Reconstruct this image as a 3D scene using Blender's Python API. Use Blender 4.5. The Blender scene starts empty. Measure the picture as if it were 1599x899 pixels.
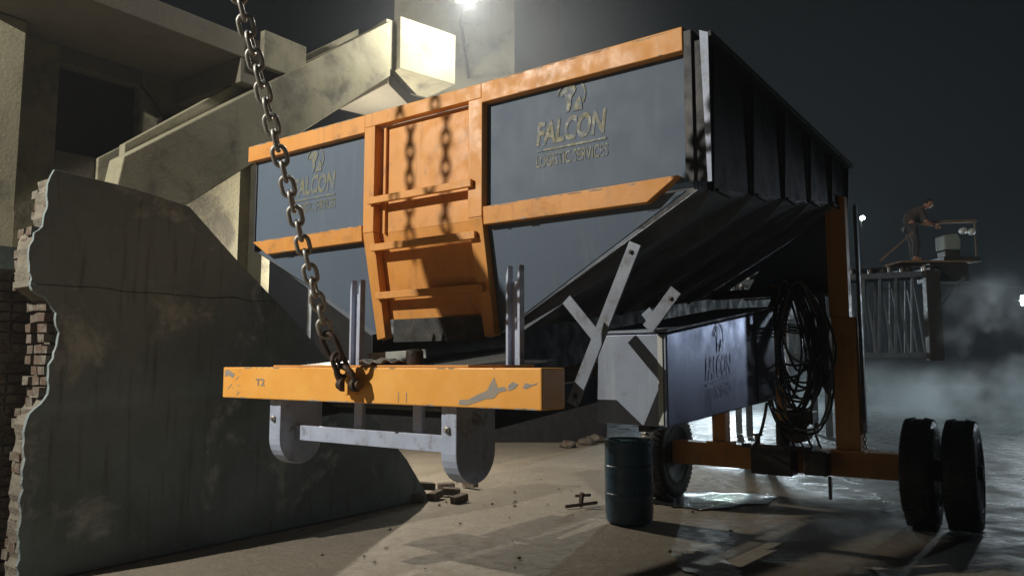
import bpy, bmesh, math, random
from mathutils import Vector, Matrix, Quaternion, noise
random.seed(7)
R = math.radians
SC = bpy.context.scene
COL = SC.collection

# ------------------------------------------------------------------ camera
cam_d = bpy.data.cameras.new('camera')
cam = bpy.data.objects.new('camera', cam_d); COL.objects.link(cam)
cam_d.sensor_width = 36.0
cam_d.lens = 36.0 * 1186 / 1599
cam_d.clip_start = 0.05; cam_d.clip_end = 2000
cam.location = (0, 0, 1.6)
cam.rotation_euler = (R(90 + 5.80), 0, 0)
SC.camera = cam

# ------------------------------------------------------------------ world: night sky
w = bpy.data.worlds.new('World'); SC.world = w; w.use_nodes = True
bg = w.node_tree.nodes['Background']
bg.inputs['Color'].default_value = (0.55, 0.86, 1.0, 1)
bg.inputs['Strength'].default_value = 0.0040

SC.view_settings.view_transform = 'Standard'
SC.view_settings.look = 'None'
SC.view_settings.exposure = 0.0
SC.view_settings.gamma = 1.0
SC.cycles.volume_step_rate = 1.0
SC.cycles.volume_max_steps = 128
SC.cycles.max_bounces = 6
SC.cycles.volume_bounces = 0
SC.cycles.sample_clamp_indirect = 3.0
SC.cycles.use_denoising = True

# ------------------------------------------------------------------ machine frame: u = across, v = along, z = up
UX, UY, VX, VY = .81, -.5864, .5864, .81
def W(u, v, z): return Vector((u*UX + v*VX, u*UY + v*VY, z))
UA, VA, ZA = Vector((UX, UY, 0)), Vector((VX, VY, 0)), Vector((0, 0, 1))

# lamp heads of the place (fixtures are built further down, round the same points)
LAMPS = dict(
    wall=(Vector((-.64, 10.15, 6.73)), 470, (1.0, .95, .84), .10),
    mast=(W(-7.3, -2.0, 6.3), 3000, (1.0, .93, .82), .03),
    far=(Vector((12.95, 19.0, 3.22)), 340, (.80, .93, 1.0), .10),
    back=(Vector((8.9, 31.0, 4.2)), 3400, (.78, .93, 1.0), .16),
    tunnel=(W(-8.6, 7.6, 3.6), 850, (1.0, .90, .75), .05),
    yard=(Vector((14.6, 15.0, 3.1)), 420, (.75, .86, 1.0), .12),
)
def lamp_light(key, spot=None, aim=None):
    p, e, c, r = LAMPS[key]
    ld = bpy.data.lights.new(key + '_light', 'SPOT' if spot else 'POINT')
    ld.energy = e; ld.color = c; ld.shadow_soft_size = r
    lo = bpy.data.objects.new(key + '_light', ld); COL.objects.link(lo); lo.location = p
    if spot:
        ld.spot_size = R(spot); ld.spot_blend = .35
        lo.rotation_euler = (Vector(aim) - p).to_track_quat('-Z', 'Y').to_euler()
lamp_light('wall')
lamp_light('mast')
lamp_light('far')
lamp_light('back')
lamp_light('tunnel')
lamp_light('yard', 17, (2.3, 6.8, 1.45))

# ------------------------------------------------------------------ materials
def nd(nt, t, **k):
    n = nt.nodes.new(t)
    for a, b in k.items(): setattr(n, a, b)
    return n
def mix_col(nt, fac, a, b, mode='MIX'):
    m = nd(nt, 'ShaderNodeMix', data_type='RGBA', blend_type=mode)
    for s, vv in ((m.inputs[0], fac), (m.inputs[6], a), (m.inputs[7], b)):
        if hasattr(vv, 'is_linked') or hasattr(vv, 'links'): nt.links.new(vv, s)
        else: s.default_value = vv if not isinstance(vv, tuple) else (*vv, 1)
    return m.outputs[2]
def noise_fac(nt, co, scale, detail, lo, hi, stretch=None, rough=.6, dist=0):
    if stretch:
        mp = nd(nt, 'ShaderNodeMapping'); mp.inputs['Scale'].default_value = stretch
        nt.links.new(co, mp.inputs[0]); co = mp.outputs[0]
    n = nd(nt, 'ShaderNodeTexNoise'); n.inputs['Scale'].default_value = scale
    n.inputs['Detail'].default_value = detail; n.inputs['Roughness'].default_value = rough
    n.inputs['Distortion'].default_value = dist
    nt.links.new(co, n.inputs['Vector'])
    r = nd(nt, 'ShaderNodeMapRange', interpolation_type='SMOOTHSTEP')
    r.inputs[1].default_value = lo; r.inputs[2].default_value = hi
    nt.links.new(n.outputs[0], r.inputs[0])
    return r.outputs[0], n.outputs[0]
def surf(name, col, rough=.5, metal=0, var=None, rvar=1, dirt=None, dirt_lim=(.55, .75), dscale=6, bump=.15, bscale=60, streak=None, rust=None, spec=.5, stretch=None, bstretch=None):
    m = bpy.data.materials.new(name); m.use_nodes = True; nt = m.node_tree
    b = nt.nodes['Principled BSDF']
    tc = nd(nt, 'ShaderNodeTexCoord'); co = tc.outputs['Object']
    c = col
    if var:
        f, _ = noise_fac(nt, co, dscale*.5, 6, .3, .7)
        c = mix_col(nt, f, c, var)
    if streak:
        f, _ = noise_fac(nt, co, 5, 5, .52, .78, (2.6, 2.6, .22))
        c = mix_col(nt, f, c, streak)
    rsock = None
    if dirt:
        f, _ = noise_fac(nt, co, dscale, 9, dirt_lim[0], dirt_lim[1], stretch, .68, .4)
        c = mix_col(nt, f, c, dirt); rsock = f
    if rust:
        f, _ = noise_fac(nt, co, 22, 8, .64, .70, None, .7, .3)
        c = mix_col(nt, f, c, rust)
    if hasattr(c, 'links'): nt.links.new(c, b.inputs['Base Color'])
    else: b.inputs['Base Color'].default_value = (*c, 1)
    f, raw = noise_fac(nt, co, dscale*1.7, 7, .3, .7)
    rr = nd(nt, 'ShaderNodeMapRange'); rr.inputs[3].default_value = max(.03, rough-.12*rvar); rr.inputs[4].default_value = min(1, rough+.16*rvar)
    nt.links.new(f, rr.inputs[0]); nt.links.new(rr.outputs[0], b.inputs['Roughness'])
    b.inputs['Metallic'].default_value = metal
    b.inputs['Specular IOR Level'].default_value = spec
    if bump:
        _, raw = noise_fac(nt, co, bscale, 8 if not bstretch else 3, 0, 1, bstretch)
        bp = nd(nt, 'ShaderNodeBump'); bp.inputs['Strength'].default_value = bump; bp.inputs['Distance'].default_value = .02
        nt.links.new(raw, bp.inputs['Height']); nt.links.new(bp.outputs[0], b.inputs['Normal'])
    return m
M = {}
M['orange'] = surf('orange_paint', (.68, .315, .075), .50, 0, var=(.60, .265, .06), dirt=(.27, .15, .07), dirt_lim=(.54, .78), streak=(.50, .22, .055), dscale=4, bump=.06, bscale=30, rust=(.42, .22, .10))
M['beam'] = surf('yellow_orange_paint', (.90, .46, .10), .45, 0, var=(.84, .39, .075), dirt=(.40, .22, .10), dirt_lim=(.62, .8), dscale=5, bump=.05, bscale=30, rust=(.35, .30, .25))
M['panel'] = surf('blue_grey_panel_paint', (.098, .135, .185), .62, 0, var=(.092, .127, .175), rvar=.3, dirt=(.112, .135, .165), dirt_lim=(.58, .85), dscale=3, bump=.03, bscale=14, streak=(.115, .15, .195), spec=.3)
M['steel'] = surf('light_grey_steel_paint', (.42, .49, .64), .5, 0, var=(.34, .40, .52), dirt=(.16, .14, .12), dirt_lim=(.53, .74), rust=(.22, .13, .08), streak=(.30, .34, .42), dscale=7, bump=.08, bscale=40)
M['endplate'] = surf('pale_blue_grey_box_end', (.235, .28, .36), .55, 0, var=(.19, .225, .29), dirt=(.16, .15, .14), dirt_lim=(.55, .78), dscale=6, bump=.1, streak=(.30, .34, .39))
M['brace'] = surf('dull_blue_grey_steel', (.215, .255, .32), .55, 0, var=(.17, .20, .25), dirt=(.09, .08, .07), dirt_lim=(.52, .72), dscale=6, bump=.1, bscale=40, rust=(.18, .10, .06), streak=(.14, .16, .19))
M['funnel'] = surf('dark_blue_grey_funnel_steel', (.12, .145, .18), .6, 0, var=(.09, .11, .135), dirt=(.09, .085, .08), dirt_lim=(.56, .8), dscale=4, bump=.08)
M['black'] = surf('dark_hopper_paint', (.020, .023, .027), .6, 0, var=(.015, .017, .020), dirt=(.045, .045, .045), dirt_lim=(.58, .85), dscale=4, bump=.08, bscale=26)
M['blue'] = surf('glossy_blue_box_paint', (.22, .25, .36), .38, .75, var=(.14, .165, .26), rvar=.5, dirt=(.22, .245, .34), dirt_lim=(.5, .9), dscale=3, bump=.035, bscale=5, streak=(.31, .34, .46), bstretch=(1, 1, .06))
M['dark'] = surf('greasy_dark_steel', (.035, .035, .034), .42, .5, var=(.06, .05, .04), dirt=(.10, .07, .05), dscale=9, bump=.3, bscale=50)
M['chain'] = surf('worn_chain_steel', (.42, .42, .40), .42, .45, var=(.30, .29, .27), dirt=(.14, .10, .07), dirt_lim=(.54, .74), dscale=16, bump=.2, bscale=90)
M['rustchain'] = surf('rusty_shackle_steel', (.085, .060, .045), .6, .5, var=(.05, .035, .03), dirt=(.16, .09, .05), dscale=14, bump=.35, bscale=70)
M['rubber'] = surf('black_rubber', (.020, .021, .023), .48, 0, var=(.028, .028, .028), dirt=(.085, .078, .066), dirt_lim=(.50, .78), dscale=6, bump=.2, bscale=60)
M['hose'] = surf('black_hose_rubber', (.022, .026, .026), .28, 0, dirt=(.09, .11, .10), dirt_lim=(.58, .8), dscale=10, bump=.1, bscale=60)
M['greyhose'] = surf('grey_hose_rubber', (.13, .15, .14), .3, 0, dirt=(.06, .07, .06), dscale=8, bump=.1)
M['drum'] = surf('dark_blue_plastic', (.030, .085, .145), .36, 0, var=(.022, .062, .105), dirt=(.07, .08, .08), dirt_lim=(.60, .85), dscale=8, bump=.12, bscale=30)
M['drumlid'] = surf('cyan_plastic_lid', (.06, .20, .24), .35, 0, dirt=(.12, .13, .12), dscale=8)
M['conc'] = surf('beige_concrete', (.26, .25, .175), .85, 0, var=(.18, .17, .12), dirt=(.105, .098, .078), dirt_lim=(.46, .70), dscale=1.9, bump=.22, bscale=30, streak=(.20, .185, .15), spec=.25)
M['conc2'] = surf('grey_render_wall', (.22, .275, .285), .88, 0, var=(.10, .125, .13), dirt=(.42, .45, .43), dirt_lim=(.52, .66), dscale=1.1, bump=.8, bscale=14, streak=(.12, .125, .11), spec=.2)
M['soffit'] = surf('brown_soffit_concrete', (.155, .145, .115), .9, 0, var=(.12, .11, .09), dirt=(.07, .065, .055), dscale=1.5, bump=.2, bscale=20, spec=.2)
M['brick'] = surf('old_red_brick', (.12, .080, .060), .9, 0, var=(.085, .07, .055), dirt=(.17, .16, .135), dirt_lim=(.42, .62), dscale=9, bump=.8, bscale=26, spec=.2)
M['mortar'] = surf('crumbling_mortar', (.20, .185, .15), .95, 0, var=(.13, .12, .10), dirt=(.30, .28, .22), dscale=8, bump=1, bscale=24, spec=.1)
M['void'] = surf('painted_shade_black', (.008, .008, .010), .9, bump=0)  # near-black tone stands in for shade in openings and gaps
M['letter'] = surf('faded_yellow_lettering', (.185, .180, .105), .6, 0, var=(.15, .16, .12), dirt=(.105, .14, .18), dirt_lim=(.45, .60), dscale=16, bump=0)
M['letter2'] = surf('faded_dark_lettering', (.19, .21, .29), .42, .7, dirt=(.26, .29, .42), dirt_lim=(.38, .54), dscale=14, bump=0)
M['chip'] = surf('bare_scratched_primer', (.27, .27, .26), .6, 0, var=(.36, .30, .22), dscale=20, bump=.1)
M['pale'] = surf('pale_plastic', (.42, .45, .42), .5, 0, dirt=(.25, .26, .24), dscale=9)
M['palegreen'] = surf('dull_pale_tank', (.20, .24, .21), .6, 0, dirt=(.10, .11, .10), dscale=9)
M['skin'] = surf('skin', (.30, .155, .09), .6, 0, bump=0)
M['shirt'] = surf('dark_brown_shirt', (.055, .043, .037), .9, 0, var=(.04, .033, .03), bump=.4, bscale=30)
M['trousers'] = surf('dark_trousers', (.045, .045, .05), .9, 0, bump=.4, bscale=30)
M['hair'] = surf('black_hair', (.012, .010, .009), .7, 0)
M['wood'] = surf('weathered_wood', (.20, .13, .075), .8, 0, var=(.13, .085, .05), dirt=(.26, .2, .14), dscale=10, bump=.5)
M['rag'] = surf('grey_rag', (.22, .23, .22), .95, 0, var=(.12, .12, .12), bump=.8, bscale=40)
M['truss'] = surf('grey_lattice_steel', (.14, .165, .19), .5, .2, var=(.09, .105, .12), dirt=(.10, .08, .07), dscale=8)
M['yellow'] = surf('yellow_plastic', (.60, .36, .03), .5, 0, dirt=(.3, .2, .06), dscale=8)
def emis(name, col, st):
    m = bpy.data.materials.new(name); m.use_nodes = True; b = m.node_tree.nodes['Principled BSDF']
    b.inputs['Base Color'].default_value = (*col, 1); b.inputs['Emission Color'].default_value = (*col, 1); b.inputs['Emission Strength'].default_value = st
    return m
M['lens'] = emis('lit_lamp_lens', (1, .96, .88), 40)
M['lens2'] = emis('lit_lamp_lens_cold', (.8, .93, 1), 60)

# ground
def ground_mat():
    m = bpy.data.materials.new('yard_ground'); m.use_nodes = True; nt = m.node_tree
    b = nt.nodes['Principled BSDF']
    co = nd(nt, 'ShaderNodeTexCoord').outputs['Object']
    sep = nd(nt, 'ShaderNodeSeparateXYZ'); nt.links.new(co, sep.inputs[0])
    f1, _ = noise_fac(nt, co, 1.3, 9, .35, .68, None, .65, .5)
    f2, _ = noise_fac(nt, co, 7, 8, .42, .66, None, .7)
    f3, r3 = noise_fac(nt, co, 45, 6, .45, .62, None, .7)
    c = mix_col(nt, f1, (.255, .226, .180), (.205, .178, .140))
    c = mix_col(nt, f2, c, (.235, .205, .160))
    g = nd(nt, 'ShaderNodeMath', operation='MULTIPLY'); nt.links.new(f3, g.inputs[0]); g.inputs[1].default_value = .35
    c = mix_col(nt, g.outputs[0], c, (.105, .086, .064))
    # wet paving: to the right of a ragged line along the machine
    n = nd(nt, 'ShaderNodeTexNoise'); n.inputs['Scale'].default_value = 1.1; n.inputs['Detail'].default_value = 6; nt.links.new(co, n.inputs['Vector'])
    ln = nd(nt, 'ShaderNodeVectorMath', operation='DOT_PRODUCT'); nt.links.new(co, ln.inputs[0]); ln.inputs[1].default_value = (.88, .13, 0)
    ad = nd(nt, 'ShaderNodeMath', operation='MULTIPLY_ADD'); nt.links.new(n.outputs[0], ad.inputs[0]); ad.inputs[1].default_value = 1.5; nt.links.new(ln.outputs['Value'], ad.inputs[2])
    wr = nd(nt, 'ShaderNodeMapRange', interpolation_type='SMOOTHSTEP'); nt.links.new(ad.outputs[0], wr.inputs[0])
    wr.inputs[1].default_value = 2.75; wr.inputs[2].default_value = 3.75
    wet = wr.outputs[0]
    fw, _ = noise_fac(nt, co, 2.2, 9, .40, .66, None, .65)
    cw = mix_col(nt, fw, (.060, .068, .070), (.10, .108, .105))
    c = mix_col(nt, wet, c, cw)
    nt.links.new(c, b.inputs['Base Color'])
    rd = nd(nt, 'ShaderNodeMapRange'); nt.links.new(f2, rd.inputs[0]); rd.inputs[3].default_value = .62; rd.inputs[4].default_value = .9
    rw = nd(nt, 'ShaderNodeMapRange'); nt.links.new(fw, rw.inputs[0]); rw.inputs[3].default_value = .26; rw.inputs[4].default_value = .70
    rm = nd(nt, 'ShaderNodeMix'); nt.links.new(wet, rm.inputs[0]); nt.links.new(rd.outputs[0], rm.inputs[2]); nt.links.new(rw.outputs[0], rm.inputs[3])
    nt.links.new(rm.outputs[0], b.inputs['Roughness']); b.inputs['Specular IOR Level'].default_value = .38
    _, rb = noise_fac(nt, co, 5, 15, 0, 1, None, .74)
    bp = nd(nt, 'ShaderNodeBump'); bp.inputs['Strength'].default_value = .55; bp.inputs['Distance'].default_value = .07
    nt.links.new(rb, bp.inputs['Height']); nt.links.new(bp.outputs[0], b.inputs['Normal'])
    return m
M['ground'] = ground_mat()
mw = bpy.data.materials.new('puddle_water'); mw.use_nodes = True
_b = mw.node_tree.nodes['Principled BSDF']; _b.inputs['Base Color'].default_value = (.03, .032, .03, 1); _b.inputs['Roughness'].default_value = .06
_co = nd(mw.node_tree, 'ShaderNodeTexCoord').outputs['Object']; _, _r = noise_fac(mw.node_tree, _co, 13, 8, 0, 1)
_bp = nd(mw.node_tree, 'ShaderNodeBump'); _bp.inputs['Strength'].default_value = .7; _bp.inputs['Distance'].default_value = .03
mw.node_tree.links.new(_r, _bp.inputs['Height']); mw.node_tree.links.new(_bp.outputs[0], _b.inputs['Normal'])
M['water'] = mw
M['puddle_glare'] = surf('painted_puddle_reflection', (.50, .58, .60), .25, 0, var=(.36, .42, .43), dirt=(.20, .20, .18), dscale=5, bump=.3, bscale=12)  # pale tone paints a bright reflection into the puddle surface

# ------------------------------------------------------------------ mesh helpers (all points in world space; build() moves them to the parent's origin)
class MB:
    def __init__(s): s.v = []; s.f = []
    def poly(s, pts, off):
        """closed prism: polygon pts swept by vector off"""
        off = Vector(off); n = len(pts); k = len(s.v)
        a = [Vector(p) for p in pts]
        nrm = Vector((0, 0, 0))
        for i in range(n): nrm += a[i].cross(a[(i+1) % n])
        if nrm.dot(off) > 0: a.reverse()
        s.v += a + [p + off for p in a]
        s.f.append(tuple(range(k, k+n))); s.f.append(tuple(reversed(range(k+n, k+2*n))))
        for i in range(n):
            j = (i+1) % n; s.f.append((k+j, k+i, k+n+i, k+n+j))
        return s
    def box(s, u, v, z):
        return s.poly([W(u[0], v[0], z[0]), W(u[1], v[0], z[0]), W(u[1], v[1], z[0]), W(u[0], v[1], z[0])], (0, 0, z[1]-z[0]))
    def wbox(s, x, y, z):
        return s.poly([(x[0], y[0], z[0]), (x[1], y[0], z[0]), (x[1], y[1], z[0]), (x[0], y[1], z[0])], (0, 0, z[1]-z[0]))
    def bar(s, a, b, wd, th, side=None):
        """rectangular bar from a to b; side = direction of its width"""
        a, b = Vector(a), Vector(b); d = (b-a).normalized()
        sd = Vector(side) if side is not None else Vector((0, 0, 1))
        sd = (sd - d*sd.dot(d)).normalized(); t = d.cross(sd)
        q = [a + sd*wd/2*i + t*th/2*j for i, j in ((-1, -1), (1, -1), (1, 1), (-1, 1))]
        return s.poly(q, b-a)
    def tube(s, pts, r, n=8, closed=False):
        pts = [Vector(p) for p in pts]; k = len(s.v); m = len(pts)
        rs = r if isinstance(r, (list, tuple)) else [r]*m
        up = None
        for i, p in enumerate(pts):
            if closed: d = pts[(i+1) % m] - pts[i-1]
            else: d = pts[min(i+1, m-1)] - pts[max(i-1, 0)]
            d.normalize()
            if up is None: up = d.orthogonal().normalized()
            up = (up - d*up.dot(d)).normalized(); sd = d.cross(up)
            for j in range(n):
                a = 2*math.pi*j/n; s.v.append(p + (up*math.cos(a) + sd*math.sin(a))*rs[i])
        for i in range(m if closed else m-1):
            i2 = (i+1) % m
            for j in range(n):
                j2 = (j+1) % n
                s.f.append((k+i*n+j, k+i*n+j2, k+i2*n+j2, k+i2*n+j))
        if not closed:
            s.f.append(tuple(reversed(range(k, k+n)))); s.f.append(tuple(range(k+(m-1)*n, k+m*n)))
        return s
    def lathe(s, prof, c, axis, n=32):
        axis = Vector(axis).normalized(); c = Vector(c); a = axis.orthogonal().normalized(); b = axis.cross(a)
        k = len(s.v); m = len(prof)
        for r, h in prof:
            for j in range(n):
                t = 2*math.pi*j/n; s.v.append(c + axis*h + (a*math.cos(t) + b*math.sin(t))*r)
        for i in range(m-1):
            for j in range(n):
                j2 = (j+1) % n; s.f.append((k+i*n+j, k+i*n+j2, k+(i+1)*n+j2, k+(i+1)*n+j))
        s.f.append(tuple(reversed(range(k, k+n)))); s.f.append(tuple(range(k+(m-1)*n, k+m*n)))
        return s
    def build(s, name, mat, parent=None, bevel=0, smooth=False, rough=0, label=None):
        org = s_origin(parent) if parent else sum(s.v, Vector())/len(s.v)
        if not parent: org = Vector((org.x, org.y, min(p.z for p in s.v)))
        me = bpy.data.meshes.new(name)
        vs = s.v
        me.from_pydata([p-org for p in vs], [], s.f); me.materials.append(M[mat])
        bm = bmesh.new(); bm.from_mesh(me); bmesh.ops.recalc_face_normals(bm, faces=bm.faces)
        if rough:
            for q in bm.verts:
                q.co += noise.noise_vector(q.co*7.3+Vector((rough*99, 3, 1)))*rough
        bm.to_mesh(me); bm.free()
        if smooth:
            for p in me.polygons: p.use_smooth = True
            me.set_sharp_from_angle(angle=R(38))
        o = bpy.data.objects.new(name, me); COL.objects.link(o)
        if parent: o.parent = parent
        else: o.location = org
        if bevel:
            b = o.modifiers.new('bevel', 'BEVEL'); b.width = bevel; b.segments = 2; b.limit_method = 'ANGLE'; b.harden_normals = False
        if label: o['label'] = label
        return o
def s_origin(o):
    p = Vector(o.location)
    while o.parent: o = o.parent; p = p + Vector(o.location)
    return p
def thing(name, loc, label, cat, group=None):
    o = bpy.data.objects.new(name, None); COL.objects.link(o); o.location = loc
    o.empty_display_size = .2
    o['label'] = label; o['category'] = cat
    if group: o['group'] = group
    return o
def tag(o, label=None, cat=None, group=None, kind=None):
    if label: o['label'] = label
    if cat: o['category'] = cat
    if group: o['group'] = group
    if kind: o['kind'] = kind
    return o
def lerp(a, b, t): return a + (b-a)*t

# ------------------------------------------------------------------ ground, puddles
def ground():
    mb = MB(); n = 90
    xs = [-160 + 320*i/n for i in range(n+1)]
    def g(t): return math.copysign(abs(t)**2.2, t)*160
    k = 0
    for j in range(n+1):
        for i in range(n+1):
            x = g(-1+2*i/n)+1.0; y = g(-1+2*j/n)+8.0
            d = math.hypot(x, y-8)
            z = noise.noise(Vector((x*.9, y*.9, 0)))*.012 if d < 40 else 0
            mb.v.append(Vector((x, y, z-.012)))
    for j in range(n):
        for i in range(n):
            a = j*(n+1)+i; mb.f.append((a, a+1, a+n+2, a+n+1))
    o = mb.build('ground', 'ground', smooth=True); o['kind'] = 'structure'
ground()
def puddle(cx, cy, rx, ry, rot, seed, mt='water'):
    mb = MB(); pts = []
    for i in range(90):
        a = 2*math.pi*i/90; r = 1 + .42*noise.noise(Vector((math.cos(a)*1.7, math.sin(a)*1.7, seed)))+.25*noise.noise(Vector((math.cos(a)*4, math.sin(a)*5, seed)))
        x, y = rx*r*math.cos(a), ry*r*math.sin(a)
        pts.append(Vector((cx + x*math.cos(rot)-y*math.sin(rot), cy + x*math.sin(rot)+y*math.cos(rot), .0)))
    mb.poly(pts, (0, 0, .006)); o = mb.build('puddle', mt); o['kind'] = 'structure'
puddle(1.58, 6.22, .22, .50, .15, 1.0, 'puddle_glare')  # patch with its reflected light painted as pale colour
puddle(2.35, 9.3, .75, .55, .4, 4.0)

# ------------------------------------------------------------------ hopper machine
MR = thing('mobile_hopper', W(-4.2, 8.8, 0), 'large orange and grey hopper on wheels, its front beam held up by a chain', 'hopper')
def zb(v): return 1.87 + .128*(v-4.85)          # bottom of the hopper's funnel, rising to the rear
def zc(v): return 2.74 + .142*(v-4.57)          # crease between upright wall and funnel
UL, UR, VF, VB, ZT = -6.6, -1.86, 4.57, 8.9, 3.80
# upright walls (plates with thickness)
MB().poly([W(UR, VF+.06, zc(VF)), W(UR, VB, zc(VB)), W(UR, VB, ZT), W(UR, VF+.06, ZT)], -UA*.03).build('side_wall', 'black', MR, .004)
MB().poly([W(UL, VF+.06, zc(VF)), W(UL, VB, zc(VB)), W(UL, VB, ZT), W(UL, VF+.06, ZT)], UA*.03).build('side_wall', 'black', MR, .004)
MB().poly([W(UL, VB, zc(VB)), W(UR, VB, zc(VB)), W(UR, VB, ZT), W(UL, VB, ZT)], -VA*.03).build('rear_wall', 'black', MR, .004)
# funnel plates
FU = (-4.92, -3.60)
MB().poly([W(UR-.01, VF+.10, zc(VF)+.01), W(UR-.01, VB-.01, zc(VB)+.01), W(FU[1], VB-.05, zb(VB)), W(FU[1], 4.86, zb(4.86))], Vector((-.02, 0, -.02))).build('funnel_plate', 'funnel', MR)
MB().poly([W(UL+.01, VF+.10, zc(VF)+.01), W(UL+.01, VB-.01, zc(VB)+.01), W(FU[0], VB-.05, zb(VB)), W(FU[0], 4.86, zb(4.86))], Vector((.02, 0, -.02))).build('funnel_plate', 'funnel', MR)
MB().poly([W(UL+.02, VB-.035, zc(VB)), W(UR-.02, VB-.035, zc(VB)), W(FU[1], VB-.08, zb(VB)), W(FU[0], VB-.08, zb(VB))], -VA*.02).build('funnel_plate', 'funnel', MR)
# front upright panels (grey) and lower trapezoids, recessed behind the orange frame
VP = VF + .07
def fv(z):  # v of the front face at height z (bends backwards below the middle rail)
    return VP if z >= 2.74 else VP + (2.74-z)/.87*.17
def panel(pts, mat='panel'):
    return MB().poly([W(u, fv(z), z) for u, z in pts], VA*.02).build('front_panel', mat, MR)
p_r = panel([(-3.60, 2.80), (-1.90, 2.80), (-1.88, 3.70), (-3.60, 3.70)])
p_l = panel([(-6.56, 2.80), (-4.90, 2.80), (-4.90, 3.70), (-6.56, 3.70)])
panel([(-3.60, 1.88), (-3.56, 1.88), (-1.95, 2.74), (-3.60, 2.74)])
panel([(-6.50, 2.74), (-4.90, 2.74), (-4.90, 1.88), (-4.96, 1.88)])
# orange frame
def fbar(pts, t=.085, mat='orange', name='frame_rail', back=0):
    return MB().poly([W(u, fv(z)-.07+back, z) for u, z in pts], VA*t).build(name, mat, MR, .006)
fbar([(-6.64, 3.66), (-4.93, 3.66), (-4.93, 3.82), (-6.64, 3.82)])
fbar([(-3.61, 3.66), (-1.92, 3.665), (-1.92, 3.83), (-3.61, 3.82)])
fbar([(-4.93, 3.70), (-3.61, 3.70), (-3.61, 3.82), (-4.93, 3.82)], .08)
fbar([(-3.59, 2.685), (-2.20, 2.685), (-1.97, 2.835), (-3.59, 2.825)])
fbar([(-6.52, 2.825), (-4.95, 2.825), (-4.95, 2.685), (-6.30, 2.685)])
# ladder bay: two stiles (upright + bent foot), back plate, rungs
for a, b in ((-4.93, -4.80), (-3.74, -3.60)):
    st = MB().poly([W(a, VF, 2.75), W(b, VF, 2.75), W(b, VF, 3.70), W(a, VF, 3.70)], VA*.09)
    st.poly([W(a, VF+.002, 2.748), W(b, VF+.002, 2.748), W(b-.0, VF+.17, 1.84), W(b-.1 if a > -4 else a+.03, VF+.17, 1.82)], VA*.09)
    st.build('ladder_stile', 'orange', MR, .006)
MB().poly([W(-4.80, VP+.02, 2.75), W(-3.74, VP+.02, 2.75), W(-3.74, VP+.02, 3.70), W(-4.80, VP+.02, 3.70)], VA*.02).build('ladder_back_plate', 'orange', MR)
MB().poly([W(-4.84, VP+.02, 2.748), W(-3.72, VP+.02, 2.748), W(-3.72, VP+.165, 2.0), W(-4.82, VP+.165, 2.0)], VA*.02).build('ladder_back_plate', 'orange', MR)
MB().poly([W(-4.745, VP-.01, 2.74), W(-4.72, VP-.01, 2.74), W(-4.72, VP-.01, 3.69), W(-4.745, VP-.01, 3.69)], VA*.035).build('stiffener', 'orange', MR)
for z, a, b in ((3.02, -4.84, -3.68), (2.61, -4.82, -3.66), (2.20, -4.83, -3.64)):
    v0 = fv(z)-.11
    mb = MB().box((a, b), (v0, v0+.035), (z-.03, z+.032))
    for k in (a+.03, b-.07): mb.box((k, k+.05), (v0+.036, v0+.10), (z-.025, z+.026))
    mb.build('rung', 'orange', MR, .006)
# black corner post and ribs on the right side, with a flange along the rim
MB().poly([W(-1.925, VF+.01, 2.84), W(-1.862, VF+.01, 2.74), W(-1.862, VF+.01, 3.80), W(-1.918, VF+.01, 3.80)], VA*.05).build('corner_post', 'black', MR, .004)
def rim(u0, u1, v0, v1): MB().box((u0, u1), (v0, v1), (3.775, 3.815)).build('rim_flange', 'black', MR, .005)
rim(-1.855, -1.77, 4.70, 8.9); rim(-6.69, -6.605, 4.70, 8.9); rim(-6.6, -1.86, 8.905, 8.98)
ribv = [4.86, 5.68, 6.50, 7.32, 8.14, 8.86]
for i, v in enumerate(ribv):
    for sgn, ue in ((1, UR), (-1, UL)):
        MB().poly([W(ue+.002*sgn, v, zc(v)-.02), W(ue+.022*sgn, v, zc(v)-.02), W(ue+.048*sgn, v, 3.77), W(ue+.002*sgn, v, 3.77)], VA*.012).build('rib', 'black', MR)
        uf = FU[1] if sgn > 0 else FU[0]
        a, b = W(ue, v, zc(v)), W(uf, v, zb(v))
        n = Vector((sgn*UX*.45, sgn*UY*.45, -.89))
        MB().poly([a+n*.004, a+n*.02, lerp(a, b, .12)+n*.09, b+n*.09, b+n*.004], VA*.012).build('funnel_rib', 'funnel', MR)
MB().poly([W(-1.768, 4.565, 2.76), W(-1.742, 4.565, 2.76), W(-1.742, 4.565, 3.74), W(-1.80, 4.565, 3.77)], VA*.012).build('edge_flat', 'steel', MR)
MB().box((UR+.002, -1.77), (4.60, 4.615), (2.78, 3.72)).build('edge_web', 'black', MR)
# small lit clips along the crease
for v in ribv[:-1]:
    MB().box((UR+.005, UR+.035), (v+.05, v+.30), (zc(v)-.01, zc(v)+.012)).build('crease_clip', 'black', MR)
# rear gusset visible under the rear corner
MB().poly([W(-1.98, 8.75, 3.30), W(-1.98, 8.75, 2.35), W(-3.0, 8.75, 2.35), W(-2.75, 8.75, 2.78)], VA*.012).build('rear_gusset', 'panel', MR)
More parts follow.
